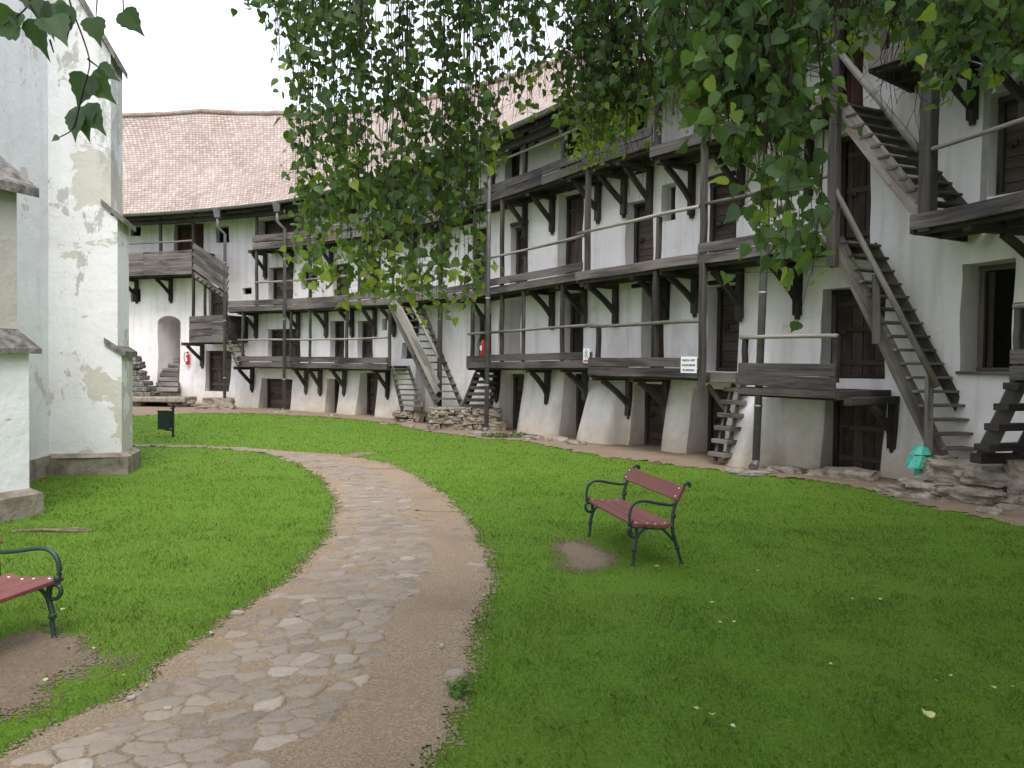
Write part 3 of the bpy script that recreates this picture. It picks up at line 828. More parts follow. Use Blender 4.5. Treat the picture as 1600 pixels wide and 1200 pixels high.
# doors and windows
def door(s0, s1, z0, z1, dep, kind):
    c = (s0 + s1) / 2
    mw = W_RED if kind == 'red' else W_DOOR
    d = MB()
    off = -dep + .05
    if kind in ('door', 'red', 'redwin'):
        w = s1 - s0
        n = max(2, int(round(w / .2)))
        horiz = rnd.random() < .35
        if horiz:
            z = z0
            while z < z1 - .02:
                h = min(rnd.uniform(.16, .24), z1 - z)
                d.beam(WALL.pt(s0 - .04, z + h / 2, off + rnd.uniform(-.004, .004)), WALL.pt(s1 + .04, z + h / 2, off + rnd.uniform(-.004, .004)), .04, h - .008, .005)
                z += h
        else:
            for k in range(n):
                a = s0 - .04 + (w + .08) * (k + .5) / n
                p = WALL.pt(a, z0, off + rnd.uniform(-.004, .004)); q = WALL.pt(a, z1 + .03, off)
                d.beam(p, q, (w + .08) / n - .008, .04, .005, up=-WALL.nrm(a))
            for zz_ in (z0 + (z1 - z0) * .18, z0 + (z1 - z0) * .55, z0 + (z1 - z0) * .84):
                d.beam(WALL.pt(s0 + .02, zz_, off + .035), WALL.pt(s1 - .02, zz_, off + .035), .03, .10, .005)
        d.add([WALL.pt(s0 - .1, z0 - .05, off - .05), WALL.pt(s1 + .1, z0 - .05, off - .05), WALL.pt(s1 + .1, z1 + .05, off - .05), WALL.pt(s0 - .1, z1 + .05, off - .05)], [[0, 1, 2, 3]], [[(0, 0), (1, 0), (1, .02), (0, .02)]])
        o = d.build('door', mw, bld)
        if kind == 'red': o['label'] = 'red brown plank door'
        f = MB()
        for s_ in (s0 + .045, s1 - .045):
            f.beam(WALL.pt(s_, z0, off + .06), WALL.pt(s_, z1, off + .06), .09, .11, .008, up=-WALL.nrm(s_), n=3, wob=.004)
        f.beam(WALL.pt(s0, z1 - .05, off + .065), WALL.pt(s1, z1 - .05, off + .065), .12, .10, .008)
        if z0 > .3: f.beam(WALL.pt(s0, z0 + .04, off + .062), WALL.pt(s1, z0 + .04, off + .062), .13, .07, .008)
        f.build('door_frame', W_DARK, o)
        h = MB()
        zz_ = z0 + (z1 - z0) * .52
        h.beam(WALL.pt(s0 + .16, zz_, off + .06), WALL.pt(s0 + .28, zz_, off + .06), .02, .10, .004)
        h.tube([WALL.pt(s0 + .22, zz_ - .03, off + .07), WALL.pt(s0 + .22, zz_ - .03, off + .11), WALL.pt(s0 + .22, zz_ - .09, off + .11)], .010, 6)
        h.build('latch', BLACK, o)
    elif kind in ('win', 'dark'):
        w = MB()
        # room box behind, shade put into its near-black colour, window frame in front
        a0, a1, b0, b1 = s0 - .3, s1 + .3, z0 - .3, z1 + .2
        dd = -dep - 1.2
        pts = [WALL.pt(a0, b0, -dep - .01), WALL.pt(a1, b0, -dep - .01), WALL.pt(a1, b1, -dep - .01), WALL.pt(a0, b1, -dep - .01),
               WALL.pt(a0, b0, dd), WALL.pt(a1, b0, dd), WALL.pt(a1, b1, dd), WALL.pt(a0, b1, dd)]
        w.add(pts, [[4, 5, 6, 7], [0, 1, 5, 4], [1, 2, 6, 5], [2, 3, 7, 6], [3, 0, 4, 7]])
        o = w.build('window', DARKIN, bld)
        f = MB(); t = .055 if kind == 'win' else .09
        for s_ in (s0 + t / 2, s1 - t / 2):
            f.beam(WALL.pt(s_, z0, -dep + .04), WALL.pt(s_, z1, -dep + .04), t, .09, .006, up=-WALL.nrm(s_))
        for z_ in (z0 + t / 2, z1 - t / 2):
            f.beam(WALL.pt(s0, z_, -dep + .045), WALL.pt(s1, z_, -dep + .045), .10, t, .006)
        f.build('window_frame', W_STAIR if kind == 'dark' else W_DARK, o)
        if kind == 'win' and (z1 - z0) > .5:
            g = MB()
            for k in range(1, 4): g.tube([WALL.pt(s0 + (s1 - s0) * k / 4, z0, -dep + .02), WALL.pt(s0 + (s1 - s0) * k / 4, z1, -dep + .02)], .008, 6)
            for k in range(1, 5): g.tube([WALL.pt(s0, z0 + (z1 - z0) * k / 5, -dep + .02), WALL.pt(s1, z0 + (z1 - z0) * k / 5, -dep + .02)], .007, 6)
            g.build('window_grille', BLACK, o)
        if kind == 'dark':
            g = MB(); g.beam(WALL.pt(s0 - .02, z0 + .0, -dep / 2 + .06), WALL.pt(s1 + .02, z0 + .0, -dep / 2 + .06), dep + .05, .05, .006); g.build('window_sill', W_GREY, o)
            # an inner shutter leaf standing half open
            g = MB(); g.beam(WALL.pt(s0 + .12, z0 + .1, -dep - .08), WALL.pt(s0 + .12, z1 - .1, -dep - .08), .10, .04, .006, up=-WALL.nrm(s0)); g.build('shutter', W_DOOR, o)
for o_ in openings: door(*o_)
# plaster surrounds of the upper right opening is painted grey: a slightly raised band
for o_ in openings:
    if o_[5] == 'redwin':
        m_ = MB(); s0, s1, z0, z1 = o_[:4]
        for (a, b, c_, d_) in ((s0 - .10, s0 - .0, z0 - .1, z1 + .1), (s1, s1 + .1, z0 - .1, z1 + .1)):
            m_.add([wp(a, c_, .012), wp(b, c_, .012), wp(b, d_, .012), wp(a, d_, .012)], [[0, 1, 2, 3]])
        m_.add([wp(s0, z1, .012), wp(s1, z1, .012), wp(s1, z1 + .1, .012), wp(s0, z1 + .1, .012)], [[0, 1, 2, 3]])
        m_.build('door_surround', plain('grey_limewash_band', (.33, .32, .30), .95, 0, 5, .15, .3, .1), bld)

# lintel timbers that show in the plaster
lt = [(990, 1036, 447), (1108, 1150, 280), (800, 826, 352), (1110, 1160, 442)]
for a, b, y in lt:
    s0, z = WALL.hit(a, y); s1, _ = WALL.hit(b, y)
    m_ = MB(); m_.beam(wp(s0, z, .02), wp(s1, z, .02), .12, .09, .012, n=3, wob=.01); m_.build('lintel', W_DARK, bld)

# ---- roof
rf = MB()
ns_ = 150
s_l = [2 + (FRONT.L - 3) * i / ns_ for i in range(ns_ + 1)]
def zeave(s):
    f = min(1, max(0, (s - 20) / 22)); return 7.88 + .42 * f
RIDGE_S = [FRONT.hit(x, 300)[0] for x in (200, 430, 620, 900)]
def zridge(s):
    s1_ = FRONT.hit(300, 300)[0]; s2_ = FRONT.hit(900, 300)[0]
    return float(np.interp(s, RIDGE_S, [13.6, 12.65, 12.2, 11.7]))
rows = 14
# tile courses step outwards a little at their lower edge
SLN = 6.6
for lay in range(rows):
    pass
vs = []; fs = []; uv = []
n_r = 26
for i, s in enumerate(s_l):
    nx = FRONT.nrm(s)
    pe = FRONT.pt(s, zeave(s), .38); pr = FRONT.pt(s, zridge(s), -4.4)
    for j in range(n_r + 1):
        t = j / n_r
        p = pe.lerp(pr, t)
        sag = -.16 * math.sin(math.pi * t) + .03 * mnoise.noise(Vector((s * .8, t * 6, 1))) - .12 * (1 - t) ** 6 * 0
        vs.append(p + Vector((0, 0, sag)))
for i in range(ns_):
    for j in range(n_r):
        fs.append([i * (n_r + 1) + j, (i + 1) * (n_r + 1) + j, (i + 1) * (n_r + 1) + j + 1, i * (n_r + 1) + j + 1])
        uv.append([(s_l[i], j / n_r * SLN), (s_l[i + 1], j / n_r * SLN), (s_l[i + 1], (j + 1) / n_r * SLN), (s_l[i], (j + 1) / n_r * SLN)])
rf.add(vs, fs, uv, True)
# back slope and soffit
for i in range(ns_):
    s, s2 = s_l[i], s_l[i + 1]
    rf.add([FRONT.pt(s, zridge(s), -4.4), FRONT.pt(s2, zridge(s2), -4.4), FRONT.pt(s2, 8.6, -8.0), FRONT.pt(s, 8.6, -8.0)], [[0, 1, 2, 3]], [[(s, 0), (s2, 0), (s2, 5), (s, 5)]])
roof = rf.build('roof', TILE, bld)
sf = MB()
sf.sweep([FRONT.pt(s, zeave(s) - .10, .26) for s in s_l], .04, .20, 0)
for i in range(ns_):
    s, s2 = s_l[i], s_l[i + 1]
    sf.add([FRONT.pt(s, zeave(s) - .05, .36), FRONT.pt(s2, zeave(s2) - .05, .36), FRONT.pt(s2, zeave(s2) + .72, -.9), FRONT.pt(s, zeave(s) + .72, -.9)], [[0, 3, 2, 1]], [[(s, 0), (s, 1.3), (s2, 1.3), (s2, 0)]])
sf.sweep([FRONT.pt(s, zeave(s) - .27, -.02) for s in s_l], .16, .20, 0)
for k in range(int(FRONT.L / .85)):
    s = 2 + k * .85
    if s > FRONT.L - 2: break
    sf.beam(FRONT.pt(s, zeave(s) - .12, .30), FRONT.pt(s, zeave(s) + .62, -1.0), .09, .12, 0)
sf.build('eaves_timber', W_DARK, roof)
rg = MB()
rg.tube([FRONT.pt(s, zridge(s) + .03 + .015 * rnd.uniform(-1, 1), -4.4) for s in s_l], .13, 8)
rg.build('ridge_tiles', TILE, roof)
gt = MB()
for i in range(ns_):
    s, s2 = s_l[i], s_l[i + 1]; n = 6
    a = []; b = []
    for k in range(n + 1):
        an = math.pi * (k / n)
        ox, oz = .46 - .085 * math.cos(an), -.085 * math.sin(an)
        a.append(FRONT.pt(s, zeave(s) - .015 + oz, ox)); b.append(FRONT.pt(s2, zeave(s2) - .015 + oz, ox))
    gt.add(a + b, [[k, k + 1, n + 2 + k, n + 1 + k] for k in range(n)], None, True)
gt.sweep([FRONT.pt(s, zeave(s) - .01, .548) for s in s_l], .018, .018, 0)
gt.build('gutter', GUTTER, bld)

# ---- galleries
def fz(px, py): return FRONT.hit(px, py)
def walldist(s):
    p = FRONT.pt(s, 0)
    return WALL.near(p.x, p.y)[1]
def gallery(xa, xb, zbot, boards, ydeck=None, rail=None, posts=(), brackets=(), ymid=500, off=0.0, wdeck=None, label=None, brz=.95, zend=None, closed=False):
    """xa, xb: picture columns; boards: heights of the front boards upwards from zbot"""
    s0 = fz(xa, ymid)[0]; s1 = fz(xb, ymid)[0]
    zt = zbot + sum(boards) + .012 * (len(boards) - 1)
    n = max(2, int((s1 - s0) / .45))
    ss = [s0 + (s1 - s0) * i / n for i in range(n + 1)]
    zo = lambda s: .03 * mnoise.noise(Vector((s * .5, zbot, 8))) + ((zend - zbot) * (s - s0) / (s1 - s0) if zend else 0)
    # deck: cross planks over joists, root of the gallery
    d = MB(); s = s0 + .02; zd = zbot + .09
    while s < s1 - .05:
        w = rnd.uniform(.17, .24); w = min(w, s1 - s)
        wd = (wdeck or walldist(s)) + .12 + off
        c = s + w / 2
        d.beam(FRONT.pt(c, zd + zo(s), off - .03), FRONT.pt(c, zd + zo(s), off - wd), w - .012, .04, 0)
        s += w
    for o_ in (-.10, -.75):
        d.sweep([FRONT.pt(q, zbot + .01 + zo(q), off + o_) for q in ss], .11, .12, 0)
    root = d.build('gallery', W_DECK, bld)
    if label: root['label'] = label
    z = zbot
    b = MB()
    for h in boards:
        # boards butt end to end in lengths of about three metres
        m = max(1, int(round((s1 - s0) / 3.2)))
        for k in range(m):
            a0, a1 = s0 + (s1 - s0) * k / m + (.003 if k else 0), s0 + (s1 - s0) * (k + 1) / m - (.003 if k < m - 1 else 0)
            nn = max(2, int((a1 - a0) / .5)); j1, j2 = rnd.uniform(-.022, .014), rnd.uniform(-.022, .014)
            b.sweep([FRONT.pt(a0 + (a1 - a0) * i / nn, z + h / 2 + zo(a0 + (a1 - a0) * i / nn) + j1 * (1 - i / nn) + j2 * i / nn, off + .03 + rnd.uniform(-.003, .003)) for i in range(nn + 1)], .045, h - .006, .006)
        z += h + .012
    b.build('front_board', W_BOARD, root)
    # beams (or boards, where the gallery is closed) returning to the wall
    for q in (s0, s1):
        wd = (wdeck or walldist(q)) + off
        e = MB()
        if closed:
            e.beam(FRONT.pt(q, zbot + (zt - zbot) / 2 + zo(q), off - .01), FRONT.pt(q, zbot + (zt - zbot) / 2 + zo(q), off - wd), .05, zt - zbot - .02, .006)
        else:
            e.beam(FRONT.pt(q, zbot + .04 + zo(q), off - .01), FRONT.pt(q, zbot + .04 + zo(q), off - wd), .08, .15, .006)
        e.build('end_board', W_DARK, root)
    if rail:
        for (ra, rb, rh) in rail:
            a0 = max(s0, fz(ra, ymid)[0]) if ra else s0; a1 = min(s1, fz(rb, ymid)[0]) if rb else s1
            r = MB(); nn = max(3, int((a1 - a0) / .8))
            r.tube([FRONT.pt(a0 + (a1 - a0) * i / nn, zbot + rh + zo(a0 + (a1 - a0) * i / nn), off + .0 + rnd.uniform(-.008, .008)) for i in range(nn + 1)], [.038 * rnd.uniform(.9, 1.1) for _ in range(nn + 1)], 8, .006)
            r.build('handrail', W_GREY, root)
    for (px, z0, z1, w) in posts:
        q = fz(px, ymid)[0]
        p = MB(); w *= .8; p.beam(FRONT.pt(q, z0, off - .045), FRONT.pt(q + rnd.uniform(-.02, .02), z1, off - .045), w, w, .014, up=-FRONT.nrm(q), n=6, wob=.010)
        p.build('post', W_DARK, root)
    for br in brackets:
        px, hgt = br[0], (br[1] if len(br) > 1 else brz)
        q, _ = WALL.hit(px, ymid)
        pw = WALL.pt(q, 0); sf_, dist = FRONT.near(pw.x, pw.y)
        pf = FRONT.pt(sf_, 0, off)
        dirv = (pf - pw); dirv.z = 0
        zb0, zbot_ = zbot, zbot + zo(sf_)
        wd0 = wdisp(q, zbot_ - .5) + .06
        u = dirv.normalized()
        base = pw + u * wd0
        k = MB()
        top = zbot_ - .05
        k.beam(base + Vector((0, 0, top + .05)), base + Vector((0, 0, top - hgt + .03)), .15, .13, .014, up=u, n=3, wob=.006)
        # carved tail
        k.beam(base + Vector((0, 0, top - hgt + .035)), base + Vector((0, 0, top - hgt - .05)) - u * .02, .09, .09, .02, up=u)
        k.beam(base - u * .1 + Vector((0, 0, top - .005)), pf - u * .06 + Vector((0, 0, top - .005)), .14, .13, .012)
        L = min((pf - base).length * .72, .85)
        a = base + Vector((0, 0, top - hgt * .70)); bb = base + u * L + Vector((0, 0, top - .07))
        mid = a.lerp(bb, .5) - u * .05 + Vector((0, 0, -.05)) * (1 if rnd.random() < .5 else -.2)
        k.sweep([a, a.lerp(mid, .5) + (mid - a.lerp(bb, .5)) * .25, mid, mid.lerp(bb, .5) + (mid - a.lerp(bb, .5)) * .25, bb], .10, .12, .01, side=u.cross(Vector((0, 0, 1))))
        k.build('bracket', W_DARK, root)
    return root

P3, P2, P1 = 6.30, 3.88, 1.74
# centre, first level
gallery(731, 926, 1.79, [.185, .185], rail=[(None, None, 1.0)], ymid=560, zend=1.88,
        posts=[(736, 1.8, 3.9, .13), (782, 1.8, 3.9, .12), (815, 1.8, 3.9, .11), (876, 1.8, 3.95, .12), (932, 1.8, 2.88, .13)],
        brackets=[(780,), (866,), (925, .8)], label='lower gallery with a small pictogram sign at its right end')
gallery(926.5, 1098, 1.70, [.20, .20], rail=[(None, None, 1.14)], ymid=570, off=.10,
        posts=[(1026, 1.8, 3.95, .15), (1100, 1.5, 4.0, .16)], brackets=[(986,), (1046,)], label='lower gallery carrying a white lettered sign')
# centre, second level
gallery(700, 911, 3.82, [.20, .20], rail=[(None, None, 1.02)], ymid=445, zend=4.0,
        posts=[(740, 3.9, 6.4, .12), (782, 3.9, 6.45, .13), (818, 3.9, 4.8, .10), (915, 3.75, 6.55, .15)], brackets=[(765,), (866,), (916,)])
gallery(906, 1096, 3.93, [.21], rail=[(None, None, 1.14)], ymid=425, off=.09, zend=3.98,
        posts=[(1031, 4.0, 5.08, .13), (1101, 3.9, 6.4, .15)], brackets=[(964,), (1045,), (1088, .85)])
gallery(1096.5, 1296, 3.97, [.20, .20], rail=[(None, None, 1.18)], ymid=390, off=.06, zend=4.02,
        posts=[(1301, 3.65, 8.4, .19)], brackets=[(1160, 1.0), (1250, 1.0)])
# centre, third level
gallery(715, 1020, 6.42, [.22, .22], rail=[(None, None, 1.05)], ymid=270, zend=6.62,
        posts=[(768, 6.5, 8.3, .13), (818, 6.5, 8.3, .14), (878, 6.5, 8.3, .14), (950, 6.5, 8.3, .13)], brackets=[(824,), (866,), (938,), (977,), (1018, 1.05)])
gallery(1020.5, 1296, 6.37, [.23], rail=[(1150, None, 1.1)], ymid=200, off=.04,
        posts=[(1028, 6.4, 8.4, .16), (1102, 6.4, 8.4, .15)], brackets=[(1084, 1.05), (1162, 1.05), (1268, 1.1)])
# right low balcony
gallery(1172, 1322, 1.45, [.13, .21, .22], rail=[(None, None, 1.03)], ymid=600, off=.30,
        posts=[(1177, 1.7, 2.48, .12), (1318, 1.7, 2.48, .12)], brackets=[(1400, .9)], label='low balcony at the battered pier')
# right upper galleries
gallery(1425, 1790, 4.08, [.24], rail=[(1452, None, 1.20)], ymid=340,
        posts=[(1445, 4.05, 8.4, .25)], brackets=[(1640,)])
gallery(1361, 1720, 6.80, [.24], ymid=80, posts=[(1380, 6.9, 8.4, .14)], brackets=[(1524, .75), (1610,)], rail=[(1600, None, 1.1)])
gallery(1582, 1790, 1.82, [.20, .20], rail=[(None, None, .98)], ymid=590, posts=[(1587, 1.9, 2.85, .15)])
# left wing
gallery(372, 606, 1.70, [.20, .20], rail=[(None, None, 1.05)], ymid=570,
        posts=[(378, 1.8, 3.85, .12), (453, 1.8, 3.85, .12), (483, 1.8, 3.85, .11), (540, 1.8, 3.85, .12), (607, 1.8, 3.85, .12)],
        brackets=[(397,), (482,), (504,), (541,), (609,)], label='lower gallery of the left wing')
gallery(358, 699, 3.87, [.21, .21], rail=[(398, None, 1.1)], ymid=480,
        posts=[(400, 3.9, 6.2, .13), (483, 3.9, 6.2, .13), (560, 3.9, 6.2, .12), (640, 3.9, 6.2, .12), (686, .62, 6.2, .15)],
        brackets=[(402,), (468,), (511,), (551,), (588,), (617,), (650,)])
gallery(396, 714, 6.26, [.26, .26], rail=[(None, None, 1.5)], ymid=380,
        posts=[(400, 6.3, 7.8, .13), (470, 6.3, 7.8, .13), (560, 6.3, 7.8, .13), (640, 6.3, 7.9, .13)], brackets=[(417,), (457,), (520,), (580,), (650,), (700,)])
gallery(150, 301, 5.42, [.28, .28, .28, .10], rail=[(None, None, 1.35)], ymid=410, closed=True,
        posts=[(250, 5.5, 7.75, .14), (301, 2.7, 7.75, .13)], brackets=[(215,), (268,)], label='boarded upper gallery of the far left wing')
gallery(297, 355, 2.66, [.26, .26, .26, .26], ymid=515, closed=True, posts=[(319, 3.4, 5.6, .12)], brackets=[(317,)], label='small boarded landing above the low door')

# ---- downpipes
def downpipe(pts, r, elbow=True, hopper=False):
    m = MB(); m.tube(pts, r, 10)
    foot = pts[-1]
    if elbow:
        u = Vector((-.6, -.75, 0)).normalized()
        m.tube([foot + Vector((0, 0, .02)), foot + Vector((0, 0, -.05)) + u * .03, foot + Vector((0, 0, -.08)) + u * .16], [r * 1.08, r * 1.08, r * 1.15], 10)
    o = m.build('downpipe', ZINC, bld)
    b = MB(); L = (pts[-1] - pts[-2]).length; n = max(2, int(L / 1.9))
    for k in range(n):
        c = pts[-2].lerp(pts[-1], (k + .5) / n); d_ = (pts[-1] - pts[-2]).normalized()
        b.tube([c - d_ * .02, c + d_ * .02], r * 1.15, 10)
    b.build('pipe_clamp', PIPE_BAND, o)
    if hopper:
        h = MB(); c = pts[0]
        h.prism([(c.x - .10, c.y - .10), (c.x + .10, c.y - .10), (c.x + .10, c.y + .10), (c.x - .10, c.y + .10)], c.z - .05, c.z + .3,
                [(c.x - .15, c.y - .15), (c.x + .15, c.y - .15), (c.x + .15, c.y + .15), (c.x - .15, c.y + .15)])
        h.build('rainwater_hopper', ZINC, o)
    return foot
feet = []
for px, yf in ((356, 636), (449.5, 640)):
    q = fz(px, 500)[0]
    qh = q - .12
    feet.append(downpipe([FRONT.pt(qh, 7.55, .42), FRONT.pt(qh, 7.15, .42), FRONT.pt(q, 6.9, .16), FRONT.pt(q, .12, .16)], .06, True, True))
q = fz(771, 500)[0]
feet.append(downpipe([FRONT.pt(q - .25, 8.0, .45), FRONT.pt(q - .25, 7.55, .42), FRONT.pt(q, 7.35, .20), FRONT.pt(q, .14, .20)], .065, True))
feet.append(downpipe([at(1214, -40, 14.0), at(1203, 190, 14.0), at(1181, 722, 14.0)], .068, True))
for f in feet:
    m = MB(); m.rock((f.x - .1, f.y - .12, .03), .75, .5, .09, .5, .1, f.x, 3, .25)
    tag(m.build('splash_slab', STONE), {0: 'flat stone slab under the leftmost downpipe', 1: 'flat stone slab under the second downpipe from the left', 2: 'flat stone slab under the downpipe beside the stone footing', 3: 'flat stone slab under the nearest thick downpipe'}[feet.index(f)], 'slab', 'splash slabs under the downpipes')

# ================================================================== STAIRS
def staircase(tl, tr, fl, fr, n, label, rail=None, rail_posts=(), sw=.05, sh=.24, treadd=.24, mats=(W_STAIR, W_STAIR), skirt=0, treadh=.045, over=.0, posts_h=None):
    """open timber stair between four corner points (top left/right, foot left/right)"""
    tl, tr, fl, fr = map(Vector, (tl, tr, fl, fr))
    root = thing('wooden_staircase', ((fl + fr) / 2).to_tuple(), label, 'staircase', 'open wooden staircases of the granary')
    for a, b, hh in ((tl, fl, sh), (tr, fr, sh * .7)):
        dn = Vector((0, 0, -.10 if hh < sh else 0)) if sh > .25 else Vector((0, 0, 0))
        m = MB(); m.sweep([a.lerp(b, k / 6) + dn for k in range(7)], sw, hh, .01, wob=.004); m.build('stringer', mats[0], root)
    t = MB()
    wv = ((tr - tl).normalized() + (fr - fl).normalized()); wv.z = 0; wv.normalize()
    for k in range(n):
        f = (k + .5) / n
        a, b = tl.lerp(fl, f), tr.lerp(fr, f)
        zz_ = (a.z + b.z) / 2 + .02; a.z = b.z = zz_
        d_ = (b - a).normalized()
        t.beam(a - d_ * (over + rnd.uniform(0, .03)), b + d_ * (over + rnd.uniform(0, .04)), treadd, treadh, .008, wob=.004)
    t.build('treads', mats[1], root)
    if rail:
        for ra, rb, rr in rail:
            m = MB(); m.tube([Vector(ra).lerp(Vector(rb), k / 5) for k in range(6)], [rr * rnd.uniform(.92, 1.08) for _ in range(6)], 8, .005); m.build('handrail', W_GREY, root)
    for pa, pb, w in rail_posts:
        m = MB(); m.beam(pa, pb, w, w * .8, .01, up=Vector((0, 1, 0))); m.build('rail_post', mats[0], root)
    return root
# big lower right flight
staircase(at(1306, 374, 13.2), at(1362, 374, 13.6), at(1474, 722, 12.4), at(1541, 704, 12.6), 16,
          'long steep grey staircase with handrail rising from the rough stone block', over=.0, sh=.26, sw=.07,
          rail=[(at(1304, 294, 13.05), at(1465, 605, 12.2), .05)],
          rail_posts=[(at(1369, 428, 12.75), at(1369, 537, 12.75), .11), (at(1452, 588, 12.3), at(1450, 712, 12.3), .11)])
# upper right flight
staircase(at(1312, 168, 13.2), at(1372, 166, 13.6), at(1444, 334, 11.9), at(1513, 328, 12.2), 10,
          'upper staircase with a round pole handrail coming down from the red brown top door', sh=.30, sw=.07, over=.03,
          rail=[(at(1303, 70, 13.1), at(1437, 236, 12.0), .055)])
# middle long flight with boarded side
st3 = staircase(at(610, 474, 25.0), at(652, 458, 25.2), at(683, 630, 23.3), at(722, 630, 23.4), 15,
          'long staircase with a boarded side between the two wings of galleries', sh=.26, over=.03)
m = MB()
for k, (dz, h) in enumerate(((.28, .22), (.52, .22))):
    a, b = at(606, 470, 24.9), at(684, 628, 23.2)
    m.sweep([a.lerp(b, j / 6) + Vector((0, 0, dz)) for j in range(7)], .045, h, .008, wob=.004)
m.build('side_boards', W_GREY, st3)
m = MB(); a, b = at(628, 446, 24.9), at(686, 560, 23.5); m.tube([a.lerp(b, j / 4) for j in range(5)], .045, 8); m.build('handrail', W_GREY, st3)
# short flight to the low door
staircase(at(613, 574, 25.4), at(638, 573, 25.4), at(629, 640, 24.6), at(660, 638, 24.3), 8,
          'short flight of steps up to a low door beside the long staircase', over=.02, sh=.2)
# flight under the centre gallery
staircase(at(746, 584, 22.5), at(774, 584, 22.5), at(724, 640, 22.2), at(766, 640, 22.3), 6,
          'short dark staircase under the left end of the centre gallery beside a downpipe', mats=(W_DARK, W_DARK), sh=.22, over=.03, treadh=.09)
# ladder-like steps at the door beside the battered pier
s7 = staircase(at(1146, 600, 15.5), at(1160, 600, 15.2), at(1117, 720, 15.1), at(1133, 724, 14.9), 6,
          'narrow steps with thick treads squeezed against the white battered pier', sh=.12, treadh=.08, treadd=.30, over=.06)
m = MB(); a, b = at(1104, 590, 15.8), at(1160, 590, 15.2); m.beam(a, b, .5, .20, .01, n=2); m.build('landing', W_STAIR, s7)
m = MB(); m.beam(at(1106, 602, 15.9), at(1140, 648, 15.7), .09, .10, .01); m.build('brace', W_STAIR, s7)
# right edge flight
s8 = staircase(at(1596, 590, 10.9), at(1652, 590, 11.1), at(1536, 716, 11.1), at(1588, 716, 11.3), 4,
          'short dark staircase at the right picture edge on the stone block', mats=(W_DARK, W_DARK), sh=.22, sw=.08, over=.10, treadh=.10)
m = MB(); m.beam(at(1524, 716, 11.05), at(1592, 716, 11.2), .20, .14, .01); m.build('base_beam', W_DARK, s8)
# steps inside the arch
staircase(at(263, 560, 34.6), at(281, 560, 34.6), at(242, 613, 32.5), at(280, 613, 32.5), 7,
          'plank steps climbing inside the arched doorway of the far left wing', mats=(W_STAIR, W_GREY), sh=.18, treadh=.16, treadd=.34)
# boarded flight from upper gallery to second gallery
s10 = staircase(at(303, 428, 31.3), at(303, 428, 31.3) + Vector((-.30, .6, 0)), at(356, 466, 30.4), at(356, 466, 30.4) + Vector((-.35, .6, 0)), 8,
          'sloping staircase with four side boards linking the far left gallery to the next one', mats=(W_STAIR, W_DARK), sh=.2)
m = MB(); a, b = at(302, 424, 31.2), at(356, 462, 30.3)
for k in range(4):
    m.sweep([a.lerp(b, j / 4) + Vector((0, 0, .22 + k * .27)) for j in range(5)], .04, .23, .006, wob=.004)
m.build('side_boards', W_BOARD, s10)
staircase(at(357, 533, 30.6), at(370, 528, 31.3), at(372, 572, 30.0), at(386, 568, 30.8), 5,
          'tiny flight of steps from the boarded landing down to the lower gallery', sh=.18, over=.04)

# ================================================================== STONE FOOTINGS
def footing(name, boxes, label, cat, material=STONE, group=None):
    m = MB()
    for i, b in enumerate(boxes): m.rock(*b)
    return tag(m.build(name, material), label, cat, group)
def rubble(px0, px1, ytop, ybot, dback, label, seed, rows_=3):
    """a low rubble platform; front face between columns px0..px1"""
    a, b = gnd(px0, ybot), gnd(px1, ybot)
    D = (a.y + b.y) / 2
    ztop = at((px0 + px1) / 2, ytop, D).z
    u = (b - a).normalized(); nn = Vector((-u.y, u.x, 0))
    L = (b - a).length; bx = []; r = random.Random(seed); ang = math.atan2(u.y, u.x)
    rh = ztop / rows_
    for row in range(rows_):
        x = -.05
        while x < L:
            w = r.choice([.14, .2, .3, .42, .6])
            c = a + u * (x + w / 2) + nn * r.uniform(.06, .22)
            hh = rh * r.uniform(.75, 1.25)
            bx.append((Vector((c.x, c.y, rh * (row + .5) + r.uniform(-.03, .02))), w * .98, r.uniform(.4, .6), hh, ang + r.uniform(-.2, .2), .26, r.uniform(0, 99), 5, .16))
            x += w * .92
    c = a + u * L / 2 + nn * (dback / 2 + .2)
    bx.append((Vector((c.x, c.y, ztop / 2 - .02)), L, dback, ztop * .98, ang, .05, 3, 5, .12))
    return footing('stone_footing', bx, label, 'stone base', group='stone bases under the stairs')
rubble(618, 664, 643, 661, 1.0, 'small rubble stone base under the short flight', 1, 2)
rubble(673, 762, 638, 673, 1.5, 'long rubble stone base under the long staircase and the dark steps', 2, 3)
g = gnd(337, 640)
footing('stone_footing', [(Vector((g.x, g.y + .3, .20)), 1.15, .7, .52, .25, .10, 3, 10, .2), (Vector((g.x - .35, g.y + .05, .10)), .8, .6, .26, .3, .2, 6, 8, .3), (Vector((g.x + .5, g.y + .1, .08)), .4, .4, .2, .1, .2, 9, 7, .3)],
        'worn stone doorstep below the low door beside the leftmost downpipe', 'stone base', group='stone bases under the stairs')
